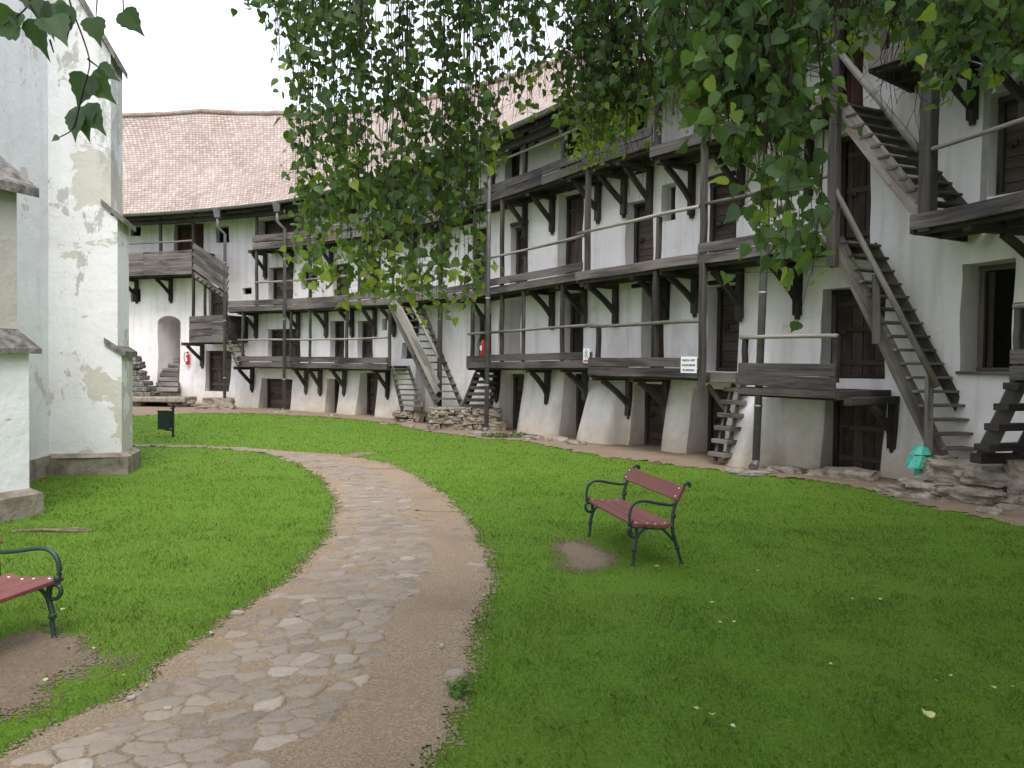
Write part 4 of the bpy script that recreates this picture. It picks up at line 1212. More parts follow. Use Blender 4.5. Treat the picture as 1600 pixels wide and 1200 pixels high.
# big block at right
c0 = gnd(1500, 785)
bx = [(Vector((7.08, 11.75, .34)), 1.30, 1.1, .40, -.35, .16, 5, 12, .12), (Vector((7.66, 11.15, .33)), .85, .9, .66, -.5, .2, 8, 10, .18),
      (Vector((6.72, 11.72, .09)), 1.25, 1.0, .32, -.3, .24, 11, 10, .3), (Vector((6.72, 11.22, .10)), .9, .6, .26, -.4, .3, 13, 9, .35),
      (Vector((7.25, 11.02, .05)), .6, .45, .24, .3, .3, 17, 8, .4), (Vector((6.80, 12.0, .52)), .28, .22, .14, .3, .25, 19, 6, .3),
      (Vector((6.98, 11.2, .36)), .7, .3, .20, -.4, .3, 23, 8, .3), (Vector((7.4, 10.85, .12)), .35, .3, .22, .9, .3, 29, 7, .4)]
footing('stone_footing', bx, 'massive rough stone block carrying the feet of two staircases at the right', 'stone base', group='stone bases under the stairs')
# platform in front of the arch
pm = MB()
a, b = at(196, 623, 31.6), at(298, 624, 31.6)
pm.beam(a, b, 1.2, .2, .03, n=4, wob=.02)
pl = pm.build('slab', STONE)
plat = thing('entrance_platform', gnd(250, 640).to_tuple(), 'low stone platform in front of the arched doorway with a near-black shade panel under it', 'platform')
pl.parent = plat
m = MB()
for i in range(16):
    x = rnd.choice([rnd.uniform(190, 222), rnd.uniform(256, 300)]); z = rnd.uniform(.05, .34)
    p = at(x, 636, 31.5); m.rock((p.x, p.y, z), rnd.uniform(.3, .6), .5, .17, rnd.uniform(-.2, .2), .2, i, 3, .4)
m.build('rubble', STONE, plat)
m = MB(); p = at(238, 636, 32.1); m.box((p.x, p.y, .15), 1.3, .1, .6); m.build('shade_panel', DARKIN, plat)  # near-black panel standing for the shade below the platform
# stone steps hidden half behind the buttress
m = MB()
for k in range(6):
    p0 = at(196, 600, 31.9); x1 = at(238 - k * 5.5, 600, 31.9).x
    m.rock(((p0.x - .6 + x1) / 2, p0.y + .2, .50 + k * .22), x1 - p0.x + .7, .9, .2, 0, .06, k, 4, .12)
for k in range(8): m.rock((at(206, 600, 31.9).x + rnd.uniform(-.4, .2), 31.9 + .2, 1.1 + k * .12), .5, .6, .3, 0, .2, k + 9, 3, .4)
tag(m.build('stone_steps', COPING), 'dark stone steps climbing left behind the church buttress', 'steps')
# kerb-like stones at the wall foot
spots_ = [(520, 650, .35), (640, 668, .3), (600, 664, .25), (900, 696, .5), (870, 690, .6), (830, 688, .5), (1225, 739, .6), (1330, 748, .9), (1290, 745, .6), (1395, 770, .5), (1415, 778, .3), (1150, 739, .35), (1580, 800, .4), (1545, 803, .3)]
nm_ = {520: 'beside the narrow ground floor door of the left wing', 640: 'just right of the small rubble base', 600: 'left of the small rubble base', 900: 'under the gallery sign end', 870: 'below the central pier', 830: 'left of the central pier beside the weeds', 1225: 'right of the thick downpipe foot', 1330: 'in front of the right ground floor door', 1290: 'left of the right ground floor door', 1395: 'left of the massive block', 1415: 'touching the left end of the massive block', 1150: 'at the foot of the narrow steps', 1580: 'at the right picture edge', 1545: 'right front of the massive block'}
for x, y, w in spots_:
    g = gnd(x, y); m = MB(); m.rock((g.x, g.y, .03), w, w * .6, w * .34, rnd.uniform(-.9, -.3), .2, x, 4, .45)
    tag(m.build('stone', STONE), 'rough stone at the wall foot ' + nm_[x], 'stone', 'loose stones along the wall foot')

# ================================================================== CHURCH
ch = thing('church', (-9, 12, 0), 'tall whitewashed church wall with stepped buttresses and peeling plaster at the left', 'church')
body = [(-7.66, 12.71), (-9.3, 16.2), (-13.5, 18), (-19, 16), (-19, -4), (-11, -2), (-8.6, 4), (-7.15, 9.2)]
body = body[::-1]
def rough_prism(m, foot, z0, z1, step=.35, amp=.012, setin=0.0):
    n = len(foot)
    for i in range(n):
        a = Vector((*foot[i], 0)); b = Vector((*foot[(i + 1) % n], 0)); L = (b - a).length
        k = max(1, int(L / step)); r = max(1, int((z1 - z0) / step)); nn = Vector(((b - a).y, -(b - a).x, 0)).normalized()
        vs = []; fs = []
        for p in range(k + 1):
            for q in range(r + 1):
                P = a.lerp(b, p / k) + Vector((0, 0, z0 + (z1 - z0) * q / r))
                e = 1 if 0 < p < k else .0
                vs.append(P + nn * (amp * mnoise.noise(P * 1.3) * 2 * e))
        for p in range(k):
            for q in range(r): fs.append([p * (r + 1) + q, (p + 1) * (r + 1) + q, (p + 1) * (r + 1) + q + 1, p * (r + 1) + q + 1])
        m.add(vs, fs, None, True)
m = MB(); rough_prism(m, body, 0, 12.5, .6, .02); m.build('wall', P_CHURCH2, ch)
cx, cy = sum(p[0] for p in body) / len(body), sum(p[1] for p in body) / len(body)
m = MB(); n = len(body)
out = [(cx + (x - cx) * 1.06, cy + (y - cy) * 1.04) for x, y in body]
m.add([Vector((x, y, 12.4)) for x, y in out] + [Vector((cx - 1, cy, 20))], [[i, (i + 1) % n, n] for i in range(n)] + [list(range(n))[::-1]], None)
m.build('roof', TILE, ch)
m = MB(); pl_ = [(x + (x - cx) * .012, y + (y - cy) * .010) for x, y in body]; m.prism(pl_, 0, .34); m.build('plinth', PLINTH, ch)
# buttress A (broad side towards us)
ax_ = Vector((.965, .26, 0)).normalized(); dp = Vector((-.26, .965, 0)).normalized()
def foot4(p, l0, l1, w): # p = front right corner
    a = p + ax_ * l1; b = p - ax_ * l0
    return [tuple((b)[:2]), tuple(a[:2]), tuple((a + dp * w)[:2]), tuple((b + dp * w)[:2])]
pA = Vector((-6.60, 13.0, 0))
bA = MB()
rough_prism(bA, foot4(pA, 1.4, 0, .86), .28, 2.05, .3, .018)
rough_prism(bA, foot4(pA, 1.4, -.06, .86), 2.0, 4.35, .3, .018)
rough_prism(bA, foot4(pA, 1.4, -.16, .86), 4.3, 7.05, .3, .018)
fA = foot4(pA, 1.4, -.16, .86)
bA.prism(fA, 7.0, [9.2, 7.02, 7.02, 9.2])
bo = bA.build('buttress', P_CHURCH, ch)
bo['label'] = 'farther buttress with large peeled plaster patches'
def slab(m, p, l0, l1, w, z0, z1, th, ov=.06):
    """sloping coping slab falling from inner end (height z1) to outer end (z0)"""
    a = p - ax_ * l0 - dp * ov; b = p + ax_ * (l1 + ov) - dp * ov; c = p + ax_ * (l1 + ov) + dp * (w + ov); d = p - ax_ * l0 + dp * (w + ov)
    v = [Vector((q.x, q.y, z)) for q, z in ((a, z1), (b, z0), (c, z0), (d, z1))]
    m.add(v + [q + Vector((0, 0, th)) for q in v], [[3, 2, 1, 0], [4, 5, 6, 7], [0, 1, 5, 4], [1, 2, 6, 5], [2, 3, 7, 6], [3, 0, 4, 7]])
for args in ((1.4, -.16, .86, 6.92, 9.25, .12, .07), (.30, 0, .86, 4.22, 4.52, .09, .05), (.26, .02, .86, 1.98, 2.20, .10, .05)):
    m = MB(); slab(m, pA, *args); m.build('coping', COPING, bo)
m = MB(); rough_prism(m, foot4(pA - dp * .10, 1.5, .12, 1.06), -.05, .30, .3, .03)
f_ = foot4(pA - dp * .10, 1.5, .12, 1.06); m.prism(f_, .295, .36, foot4(pA - dp * .01, 1.4, .02, .88))
m.build('plinth', PLINTH, bo)
# buttress B nearer
def fb(s): # footprint grown by s
    return [(-5.95 + s, 9.47 + s * .6), (-7.3, 10.0 + s), (-7.7, 8.8 - s), (-6.38 + s * .6, 8.35 - s)][::-1]
bB = MB(); rough_prism(bB, fb(0), .3, 2.05, .3, .012)
bb = bB.build('buttress', P_CHURCH2, ch)
bB = MB(); rough_prism(bB, fb(-.10), 2.0, 4.0, .3, .012); bB.build('upper_stage', P_GREY, bb); bb['label'] = 'nearer buttress cut by the left picture edge with grey patch above'
m = MB()
lo, hi = fb(.12), fb(-.10)
m.prism(lo, 2.0, 2.06); m.prism(lo, 2.061, 2.30, hi); m.build('coping', COPING, bb); m = MB()
lo = fb(.10); P_ = [Vector((x, y, 3.92)) for x, y in lo]
# mono-pitch cap rising towards the church wall
m.add([Vector((*lo[0], 3.92)), Vector((*lo[3], 3.92)), Vector((*lo[2], 4.95)), Vector((*lo[1], 4.95)),
       Vector((*lo[0], 4.03)), Vector((*lo[3], 4.03)), Vector((*lo[2], 5.08)), Vector((*lo[1], 5.08))],
      [[0, 1, 2, 3], [4, 7, 6, 5], [0, 4, 5, 1], [1, 5, 6, 2], [2, 6, 7, 3], [3, 7, 4, 0]])
m.build('coping', COPING, bb)
m = MB(); rough_prism(m, fb(.13), -.05, .27, .3, .02); m.prism(fb(.13), .265, .34, fb(.01)); m.build('plinth', PLINTH, bb)
m = MB(); fb_ = fb(-.10); m.add([Vector((*fb_[0], 4.0)), Vector((*fb_[3], 4.0)), Vector((*fb_[2], 4.95)), Vector((*fb_[1], 4.95)), Vector((*fb_[2], 4.0)), Vector((*fb_[1], 4.0))], [[0, 1, 2, 3], [1, 4, 2], [0, 3, 5]])
m.build('gable_infill', P_CHURCH2, bb)

# ================================================================== BENCHES
def smooth_path(pts, n=6):
    P = [Vector(p) for p in pts]; P = [P[0] * 2 - P[1]] + P + [P[-1] * 2 - P[-2]]; out = []
    for i in range(1, len(P) - 2):
        a, b, c, d = P[i - 1:i + 3]
        for k in range(n):
            t = k / n
            out.append(.5 * ((2 * b) + (c - a) * t + (2 * a - 5 * b + 4 * c - d) * t * t + (3 * b - a - 3 * c + d) * t ** 3))
    out.append(P[-2]); return out
def make_bench(label):
    """local frame: x from front to back, y along the bench, seat faces -x; front left foot at origin side y=-L/2"""
    root = bpy.data.objects.new('park_bench', None); COL.objects.link(root)
    tag(root, label, 'bench', 'red slatted benches with dark green iron ends')
    L = 1.30
    for sy in (-L / 2, L / 2):
        m = MB()
        def T(pts, r, n=6): m.tube(smooth_path([(x, sy, z) for x, z in pts], n), r, 8)
        T([(.02, .0), (.035, .12), (.03, .17)], .015); T([(.03, .17), (.06, .30), (.05, .40)], .019)
        T([(.56, .0), (.52, .12), (.505, .17)], .015); T([(.505, .17), (.455, .33), (.45, .48), (.465, .58), (.52, .72), (.56, .80), (.60, .835), (.635, .82), (.63, .79)], .019)
        for x, z in ((.033, .165), (.507, .165), (.463, .50), (-.005, .45)):
            m.tube([(x, sy, z - .022), (x, sy, z - .012), (x, sy, z), (x, sy, z + .012), (x, sy, z + .022)], [.018, .027, .022, .027, .018], 10)
        # foot pads
        for x in (.02, .56): m.tube([(x, sy, .0), (x, sy, .02)], [.028, .018], 8)
        # seat rail dipping towards the back
        T([(-.01, .405), (.12, .395), (.28, .378), (.38, .385), (.44, .43), (.46, .50)], .017)
        # arch between the legs
        T([(.055, .27), (.12, .355), (.22, .385), (.33, .37), (.41, .30), (.46, .24)], .014)
        # front scroll
        T([(.055, .29), (.0, .30), (-.03, .345), (-.02, .39), (.02, .40)], .015)
        # arm
        T([(-.005, .40), (-.02, .50), (.0, .60), (.06, .655), (.15, .66), (.30, .63), (.42, .615), (.48, .64), (.505, .68)], .016, 8)
        m.build('side_frame', IRON, root)
    for k, (x, z, w, ang) in enumerate(((.055, .425, .115, .03), (.175, .415, .075, .06), (.262, .405, .075, .05), (.365, .412, .115, -.22))):
        m = MB(); d = Vector((math.cos(ang), 0, -math.sin(ang))); c = Vector((x, 0, z))
        m.beam(c + Vector((0, -L / 2 - .06, 0)), c + Vector((0, L / 2 + .06, 0)), w, .034, .006, side=-d)
        o = m.build('seat_slat', REDP, root)
        b = MB()
        for sy in (-L / 2, L / 2): b.tube([(x, sy, z + .012), (x, sy, z + .021)], [.011, .008], 8)
        b.build('bolt', BOLT, o)
    m = MB(); t = Vector((.45, 0, .89)).normalized(); c = Vector((.512, 0, .735))
    m.beam(c + Vector((0, -L / 2 - .06, 0)), c + Vector((0, L / 2 + .06, 0)), .034, .165, .006, side=Vector((t.z, 0, -t.x)))
    o = m.build('backrest', REDP, root)
    b = MB(); nn = Vector((-t.z, 0, t.x))
    for sy in (-L / 2, L / 2):
        for e in (-.045, .045):
            q = c + t * e + Vector((0, sy, 0)); b.tube([q + nn * .012, q + nn * .024], [.011, .008], 8)
    b.build('bolt', BOLT, o)
    return root
b1 = make_bench('red slatted bench with green iron arms standing alone on the right lawn')
g1, g2 = gnd(985, 884), gnd(918, 838)
u = (g2 - g1).normalized(); mid = (g1 + g2) / 2
ang = math.atan2(u.y, u.x) - math.pi / 2
b1.location = mid; b1.rotation_euler = (0, 0, ang); b1.scale = (.96, 1, .95)
b2 = bpy.data.objects.new('park_bench', None); COL.objects.link(b2)
tag(b2, 'red slatted bench with green iron arm cut off by the left picture edge', 'bench', 'red slatted benches with dark green iron ends')
for chd in list(b1.children):
    c = chd.copy(); COL.objects.link(c); c.parent = b2
    for gch in chd.children:
        d = gch.copy(); COL.objects.link(d); d.parent = c
gf = gnd(93, 998)
d2 = Vector((.20, .98, 0)).normalized()          # along the bench, towards its far end; seat faces right
ang2 = math.atan2(d2.y, d2.x) - math.pi / 2
# flip so that the back is on the left: local x must point to (-.9,.43)
ang2 += math.pi
rx = Vector((math.cos(ang2), math.sin(ang2), 0)); ry = Vector((-math.sin(ang2), math.cos(ang2), 0))
b2.location = gf + rx * .02 + ry * .65
b2.rotation_euler = (0, 0, ang2); b2.scale = (1.08, 1, .94)

# ================================================================== LITTER BIN
g = gnd(270.5, 683)
lb = thing('litter_bin', g.to_tuple(), 'small dark green litter bin hung on a post at the edge of the far lawn', 'litter bin')
m = MB(); m.beam(g, g + Vector((0, 0, .86)), .05, .05, .006, up=Vector((0, 1, 0))); m.build('post', BIN, lb)
m = MB(); m.prism([(g.x - .32, g.y - .15), (g.x - .045, g.y - .15), (g.x - .045, g.y + .15), (g.x - .32, g.y + .15)], .22, .66)
for z in (.215, .665): m.beam((g.x - .33, g.y - .155, z), (g.x - .04, g.y - .155, z), .02, .025, .003)
m.build('container', BIN, lb)
m = MB(); m.beam((g.x - .22, g.y, .19), (g.x, g.y, .17), .04, .04, .004); m.beam((g.x - .05, g.y, .72), (g.x + .04, g.y, .76), .10, .03, .004); m.build('bracket', BIN, lb)

# ================================================================== EXTINGUISHERS
def extinguisher(p, nrm_, label):
    root = thing('fire_extinguisher', p.to_tuple(), label, 'fire extinguisher', 'red fire extinguishers on the walls')
    c = p + nrm_ * .12
    m = MB(); m.tube([c + Vector((0, 0, z)) for z in (-.24, -.235, -.2, .12, .17, .2, .24)], [.05, .075, .082, .082, .07, .04, .03], 14); m.build('cylinder', RED, root)
    m = MB(); m.box(c + Vector((0, 0, .27)), .05, .05, .06); m.beam(c + Vector((-.02, 0, .31)), c + Vector((.11, 0, .34)), .03, .015, .003); m.beam(c + Vector((-.02, 0, .28)), c + Vector((.10, 0, .275)), .03, .015, .003); m.build('valve', BLACK, root)
    m = MB(); m.tube(smooth_path([c + Vector((-.02, 0, .28)), c + Vector((-.12, 0, .25)), c + Vector((-.16, 0, .05)), c + Vector((-.13, 0, -.05)), c + Vector((-.10, 0, -.14))]), .012, 8); m.build('hose', BLACK, root)
    m = MB(); s_ = Vector((nrm_.y, -nrm_.x, 0)); q = c + nrm_ * .086 - Vector((0, 0, .02)); r_ = -s_ * .05
    m.add([q - r_ - Vector((0, 0, .07)), q + r_ - Vector((0, 0, .07)), q + r_ + Vector((0, 0, .07)), q - r_ + Vector((0, 0, .07))], [[0, 1, 2, 3]]); m.build('label_plate', WHITEP, root)
q, z = WALL.hit(297, 561); extinguisher(WALL.pt(q, z, wdisp(q, z)), WALL.nrm(q), 'red fire extinguisher hanging on the white wall right of the arched doorway')
q, z = WALL.hit(763, 543); extinguisher(WALL.pt(q, z, .08), WALL.nrm(q), 'red fire extinguisher in front of a red brown door on the centre gallery')

# ================================================================== SIGNS
def text_mesh(name, body_, size, mtl, parent, M, w=None):
    cu = bpy.data.curves.new(name, 'FONT'); cu.body = body_; cu.size = size; cu.align_x = 'CENTER'; cu.align_y = 'CENTER'; cu.extrude = .001; cu.offset = size * .02
    to = bpy.data.objects.new(name, cu); COL.objects.link(to)
    bpy.context.view_layer.update()
    me = bpy.data.meshes.new_from_object(to)
    COL.objects.unlink(to); bpy.data.objects.remove(to)
    if w:
        xs = [v.co.x for v in me.vertices]; k = w / (max(xs) - min(xs))
        for v in me.vertices: v.co.x *= k
    me.transform(M); me.materials.clear(); me.materials.append(mtl)
    o = bpy.data.objects.new(name, me); COL.objects.link(o); o.parent = parent
    return o
def sign_frame(px, py, off):
    s, z = FRONT.hit(px, py, off); nn = FRONT.nrm(s); p = FRONT.pt(s, z, off)
    xr = Vector((-nn.y, nn.x, 0)); up = Vector((0, 0, 1))
    M = Matrix((( xr.x, up.x, nn.x, p.x), (xr.y, up.y, nn.y, p.y), (xr.z, up.z, nn.z, p.z), (0, 0, 0, 1)))
    return M, p
M, p = sign_frame(1076, 570, .165)
sg = thing('notice_sign', p.to_tuple(), 'square white lettered sign screwed to the gallery boards near the thick post', 'sign')
def plate(name, M, w, h, mtl, parent, z=0.0, cx=0, cy=0, t=.006):
    m = MB(); m.add([M @ Vector((cx + x * w / 2, cy + y * h / 2, zz)) for zz in (z - t, z) for x, y in ((-1, -1), (1, -1), (1, 1), (-1, 1))],
                    [[3, 2, 1, 0], [4, 5, 6, 7], [0, 1, 5, 4], [1, 2, 6, 5], [2, 3, 7, 6], [3, 0, 4, 7]])
    return m.build(name, mtl, parent)
plate('panel', M, .42, .33, WHITEP, sg)
for k, (t_, w_) in enumerate((('FUMATUL OPRIT', .34), ('RAUCHEN VERBOTEN', .34), ('NO SMOKING', .31))):
    text_mesh('lettering', t_, .058, INK, sg, M @ Matrix.Translation((0, .09 - k * .098, .003)), w_)
M, p = sign_frame(916, 556, .085)
sg = thing('notice_sign', p.to_tuple(), 'narrow white sign with a round pictogram and a dark red footer', 'sign')
plate('panel', M, .22, .34, WHITEP, sg)
m = MB()
for k in range(24):
    a0, a1 = 2 * math.pi * k / 24, 2 * math.pi * (k + 1) / 24
    vs = [M @ Vector((rr * math.cos(a) * .8, .04 + rr * math.sin(a) * 1.25, .003)) for rr, a in ((.075, a0), (.088, a0), (.088, a1), (.075, a1))]
    m.add(vs, [[0, 1, 2, 3]])
for (x0, y0, x1, y1) in ((-.045, -.03, .045, .11), (-.045, .11, .045, -.03)):
    m.beam(M @ Vector((x0, y0, .003)), M @ Vector((x1, y1, .003)), .016, .004, 0, up=FRONT.nrm(30))
m.build('pictogram', INK, sg)
plate('footer', M, .19, .06, PINKINK, sg, .004, 0, -.12, .003)

# ================================================================== GREEN PLASTIC-WRAPPED STANDPIPE
sp = at(1437, 748, 12.3); sp.z = 0
spt = thing('wrapped_standpipe', sp.to_tuple(), 'standpipe wrapped in turquoise green plastic beside the stone block', 'standpipe')
m = MB(); m.tube([(sp.x, sp.y, z) for z in (.02, .15, .3, .42)], [.09, .075, .085, .08], 9, .012); m.build('wrapped_pipe', TARP, spt)
def crumple(cx_, cy_, cz_, rx_, ry_, rz_, seed):
    m = MB(); vs = []; fs = []; nu, nv = 18, 10
    for j in range(nv + 1):
        for i in range(nu):
            a = 2 * math.pi * i / nu; b = math.pi * j / nv
            d = Vector((math.cos(a) * math.sin(b), math.sin(a) * math.sin(b), math.cos(b)))
            k = 1 + .35 * mnoise.noise(d * 2.3 + Vector((seed, 0, 0))) + .16 * mnoise.noise(d * 6 + Vector((seed, 3, 0)))
            vs.append(Vector((cx_ + d.x * rx_ * k, cy_ + d.y * ry_ * k, cz_ + max(-.7, d.z) * rz_ * k)))
    for j in range(nv):
        for i in range(nu): fs.append([j * nu + i, (j + 1) * nu + i, (j + 1) * nu + (i + 1) % nu, j * nu + (i + 1) % nu])
    m.add(vs, fs, None, False); return m
def skirt(z0, z1, r0, r1, dx, seed, name):
    m = MB(); n = 9; rr = random.Random(seed)
    f0 = [(sp.x + dx + math.cos(6.283 * k / n) * r0 * rr.uniform(.85, 1.15), sp.y + math.sin(6.283 * k / n) * r0 * rr.uniform(.85, 1.1)) for k in range(n)]
    f1 = [(sp.x + dx + math.cos(6.283 * k / n + .2) * r1 * rr.uniform(.8, 1.2), sp.y + math.sin(6.283 * k / n + .2) * r1 * rr.uniform(.8, 1.2)) for k in range(n)]
    m.prism(f0, z0, [z1 + rr.uniform(-.03, .03) for _ in range(n)], f1)
    m.prism([((a + sp.x + dx) / 2, (b + sp.y) / 2) for a, b in f1], z1 - .03, z1 + .03); m.build(name, TARP, spt)
skirt(.37, .56, .23, .15, 0, 3, 'plastic_hood'); skirt(.58, .70, .17, .10, .02, 8, 'plastic_cap')
p = at(1492, 718, 13.0); tag(crumple(p.x, p.y, p.z - .0, .42, .16, .16, 9).build('plastic_sheet', TARP), 'crumpled turquoise green plastic lying behind the foot of the long steep staircase', 'plastic sheet')

# ================================================================== LEAVES
half = [(0, 0), (.20, -.03), (.39, .07), (.48, .21), (.42, .30), (.43, .41), (.32, .50), (.29, .62), (.15, .73), (.085, .86), (0, 1.10)]
NH = len(half)
def leaf_arrays(P, Dn, Nn, size, rv, fold=.25, r=None):
    """P base points, Dn direction towards the tip, Nn leaf normal"""
    n = len(P)
    Dn = Dn / np.linalg.norm(Dn, axis=1)[:, None]
    Sn = np.cross(Dn, Nn); Sn /= np.linalg.norm(Sn, axis=1)[:, None] + 1e-9
    Nn = np.cross(Sn, Dn)
    hp = np.array(half)
    # right half verts (NH) + left half (NH-2 interior)
    loc = [(x, y) for x, y in half] + [(-x, y) for x, y in half[1:-1][::-1]]
    loc = np.array(loc); k = len(loc)
    droop = .12
    V = P[:, None, :] + size[:, None, None] * (Sn[:, None, :] * loc[None, :, 0:1] + Dn[:, None, :] * loc[None, :, 1:2] +
        Nn[:, None, :] * (fold * np.abs(loc[None, :, 0:1]) - droop * loc[None, :, 1:2] ** 2))
    ri = list(range(NH)); li = [0, NH - 1] + list(range(NH, k))
    # left half: base, tip, then down the left edge
    base = (np.arange(n) * k)[:, None]
    loops = np.concatenate([base + np.array(ri)[None], base + np.array(li)[None]], 1).reshape(-1, NH) if len(li) == NH else None
    uvs = np.tile(loc, (n, 1))
    return V.reshape(-1, 3), loops, np.repeat(rv, k), uvs
def leaves_obj(name, P, Dn, Nn, size, rv, material, parent):
    V, loops, r_, uvs = leaf_arrays(np.array(P), np.array(Dn), np.array(Nn), np.array(size), np.array(rv))
    return np_mesh(name, V, NH, loops, material, parent, {'rnd': r_}, uvs)

tree = thing('birch_tree', (3.6, -.2, 0), 'leafy birch tree whose hanging boughs drape across the top of the view', 'tree')
tm = MB(); tm.tube(smooth_path([(3.6, -.2, -.1), (3.55, -.15, 1.2), (3.4, 0, 2.6), (3.2, .1, 4.2), (2.9, .3, 6), (2.5, .6, 8.2), (2.3, .7, 10)]), [.24 - .19 * i / 36 for i in range(37)], 12, .006)
tm.build('trunk', BARK, tree)
limbs = {
 'a': [(3.2, .1, 4.1), (2.2, 1.4, 5.0), (.9, 2.7, 5.0), (-.3, 3.6, 4.6), (-1.3, 4.0, 4.25)],
 'b': [(3.25, .1, 3.9), (2.6, 1.0, 4.2), (1.9, 1.8, 4.0), (1.2, 2.2, 3.7), (.6, 2.5, 3.5)],
 'c': [(3.3, 0, 3.7), (3.0, 1.2, 4.0), (2.5, 2.3, 3.9), (2.1, 3.0, 3.8), (1.6, 3.7, 4.0)],
 'd': [(3.2, .1, 4.3), (1.8, .5, 4.2), (.5, .9, 3.6), (-.4, 1.2, 3.1), (-.95, 1.35, 2.85)],
}
limbp = {}
for k, pts in limbs.items():
    sp_ = smooth_path(pts, 6); limbp[k] = sp_
    m = MB(); m.tube(sp_, [.055 - .045 * i / (len(sp_) - 1) for i in range(len(sp_))], 7, .004); m.build('limb', TWIG, tree)
R = np.random.RandomState(11)
def strands(spec, limb, name, leaf, nst, Drange, dens=.024, bright=0.0, sparse=None, twigr=.0016, airy=0.0):
    """spec: [(px, bottom y)] silhouette; strands hang from above the frame"""
    xs = [a for a, b in spec]; ys = [b for a, b in spec]
    P = []; Dn = []; Nn = []; sz = []; rv = []
    tw = MB()
    nh = max(3, nst // 9); hubs = []
    for k in range(nh):      # branchlets that carry about nine hanging shoots each
        h = at(xs[0] + (xs[-1] - xs[0]) * (k + R.uniform(.2, .8)) / nh, -120 - R.uniform(0, 40), R.uniform(*Drange))
        lp = min(limbp[limb], key=lambda q: (q - h).length); hubs.append(h)
        tw.tube(smooth_path([lp, lp.lerp(h, .4) + Vector((R.uniform(-.05, .05), R.uniform(-.05, .05), .06)), h], 4), [.010 - .0008 * j for j in range(9)], 5)
    for i in range(nst):
        px = R.uniform(xs[0], xs[-1]); D = R.uniform(*Drange)
        yb = np.interp(px, xs, ys)
        frac = 1 - .5 * R.rand() ** 3
        if yb < 20: continue
        yb = yb * frac + R.uniform(-14, 6)
        top = at(px + R.uniform(-25, 25), -25 - R.uniform(0, 60), D)
        bot = at(px, yb, D * (1 + R.uniform(-.03, .03)))
        L = (top - bot).length
        # connection to limb
        lp = min(hubs, key=lambda q: (q - top).length)
        n = max(4, int(L / .12))
        ph, am = R.uniform(0, 6.28), R.uniform(.01, .045)
        pts = [lp, lp.lerp(top, .5) + Vector((0, 0, .03)), top + Vector((0, 0, .04))]
        main = []
        for k in range(n + 1):
            t = k / n
            main.append(top.lerp(bot, t) + Vector((am * math.sin(ph + 3 * t), am * math.cos(ph * 1.3 + 2.3 * t), 0)))
        sp_ = smooth_path(pts + main[:1], 3) + smooth_path(main, 2)[1:]
        tw.tube(sp_, [twigr * 2.2 * (1 - .8 * j / len(sp_)) for j in range(len(sp_))], 4)
        # leaves along, with short side twigs
        d = 0.0
        while d < L:
            t = d / L
            j = min(n - 1, int(t * n)); f = t * n - j
            p = main[j].lerp(main[j + 1], f)
            py = proj(p)[1]
            dn = 1.0 if sparse is None else np.interp(py, sparse[0], sparse[1])
            if airy:
                cl = mnoise.noise(Vector((p.x * 4.2, p.y * 3, p.z * 3.0))); dn *= min(1, max(0, 1 - airy * np.interp(py, [0, 250, 420], [1, .75, .25]) + 1.5 * cl))
            if R.rand() < dn:
                side = Vector((R.randn(), R.randn(), R.uniform(-.9, .15)))
                side.normalize(); reach = abs(R.normal(0, .045)) + .012
                q = p + side * reach
                if reach > .03: tw.tube([p, p.lerp(q, .5) + Vector((0, 0, .004)), q], twigr * .5, 3)
                dd = Vector((R.randn() * .75, R.randn() * .75, -1.0 + R.randn() * .35))
                nn = Vector((R.randn(), R.randn() - .3, R.randn() * .35))
                P.append(q[:]); Dn.append(dd[:]); Nn.append(nn[:]); sz.append(leaf * R.uniform(.50, 1.18))
                lowt = max(0, t - .7) * bright * 2.2
                rv.append(min(1, max(0, R.normal(.42, .2) + lowt + (.35 if R.rand() < .05 else 0))))
            d += dens * R.uniform(.5, 1.5)
    o = leaves_obj(name, P, Dn, Nn, sz, rv, LEAF, tree)
    tw.build('twigs', TWIG, o)
    return len(P)
cnt = 0
# left curtain
cnt += strands([(440, 110), (452, 150), (462, 380), (480, 450), (540, 472), (600, 470), (640, 505), (700, 500), (735, 470), (752, 420), (765, 330), (775, 250)], 'a', 'foliage', .046, 100, (3.3, 4.2), .020, .75, airy=.42)
cnt += strands([(352, 18), (380, 30), (410, 45), (440, 70), (450, 60)], 'a', 'foliage', .042, 8, (3.2, 3.6), .045)
# centre
cnt += strands([(765, 250), (785, 205), (830, 185), (865, 195), (885, 245), (915, 250), (945, 245), (970, 225), (1000, 190), (1040, 190), (1075, 175)], 'a', 'foliage', .043, 66, (3.1, 3.8), .021, 1.1, airy=.50)
cnt += strands([(885, 210), (900, 260), (950, 250), (1000, 195), (1060, 200), (1090, 190)], 'c', 'foliage', .030, 56, (3.3, 3.9), .014, 1.2, airy=.25)
# right drop with large near leaves
cnt += strands([(1045, 120), (1080, 185), (1110, 220), (1140, 260), (1170, 310), (1200, 400), (1215, 440), (1250, 440), (1262, 430), (1266, 210)], 'b', 'foliage', .050, 44, (1.95, 2.3), .021, .3,
               sparse=([0, 190, 215, 290, 330, 450], [1.3, 1.2, .30, .35, .8, .9]))
cnt += strands([(1040, 90), (1100, 170), (1180, 200), (1240, 190), (1262, 110)], 'b', 'foliage', .044, 48, (2.1, 2.9), .018, .3, airy=.35)
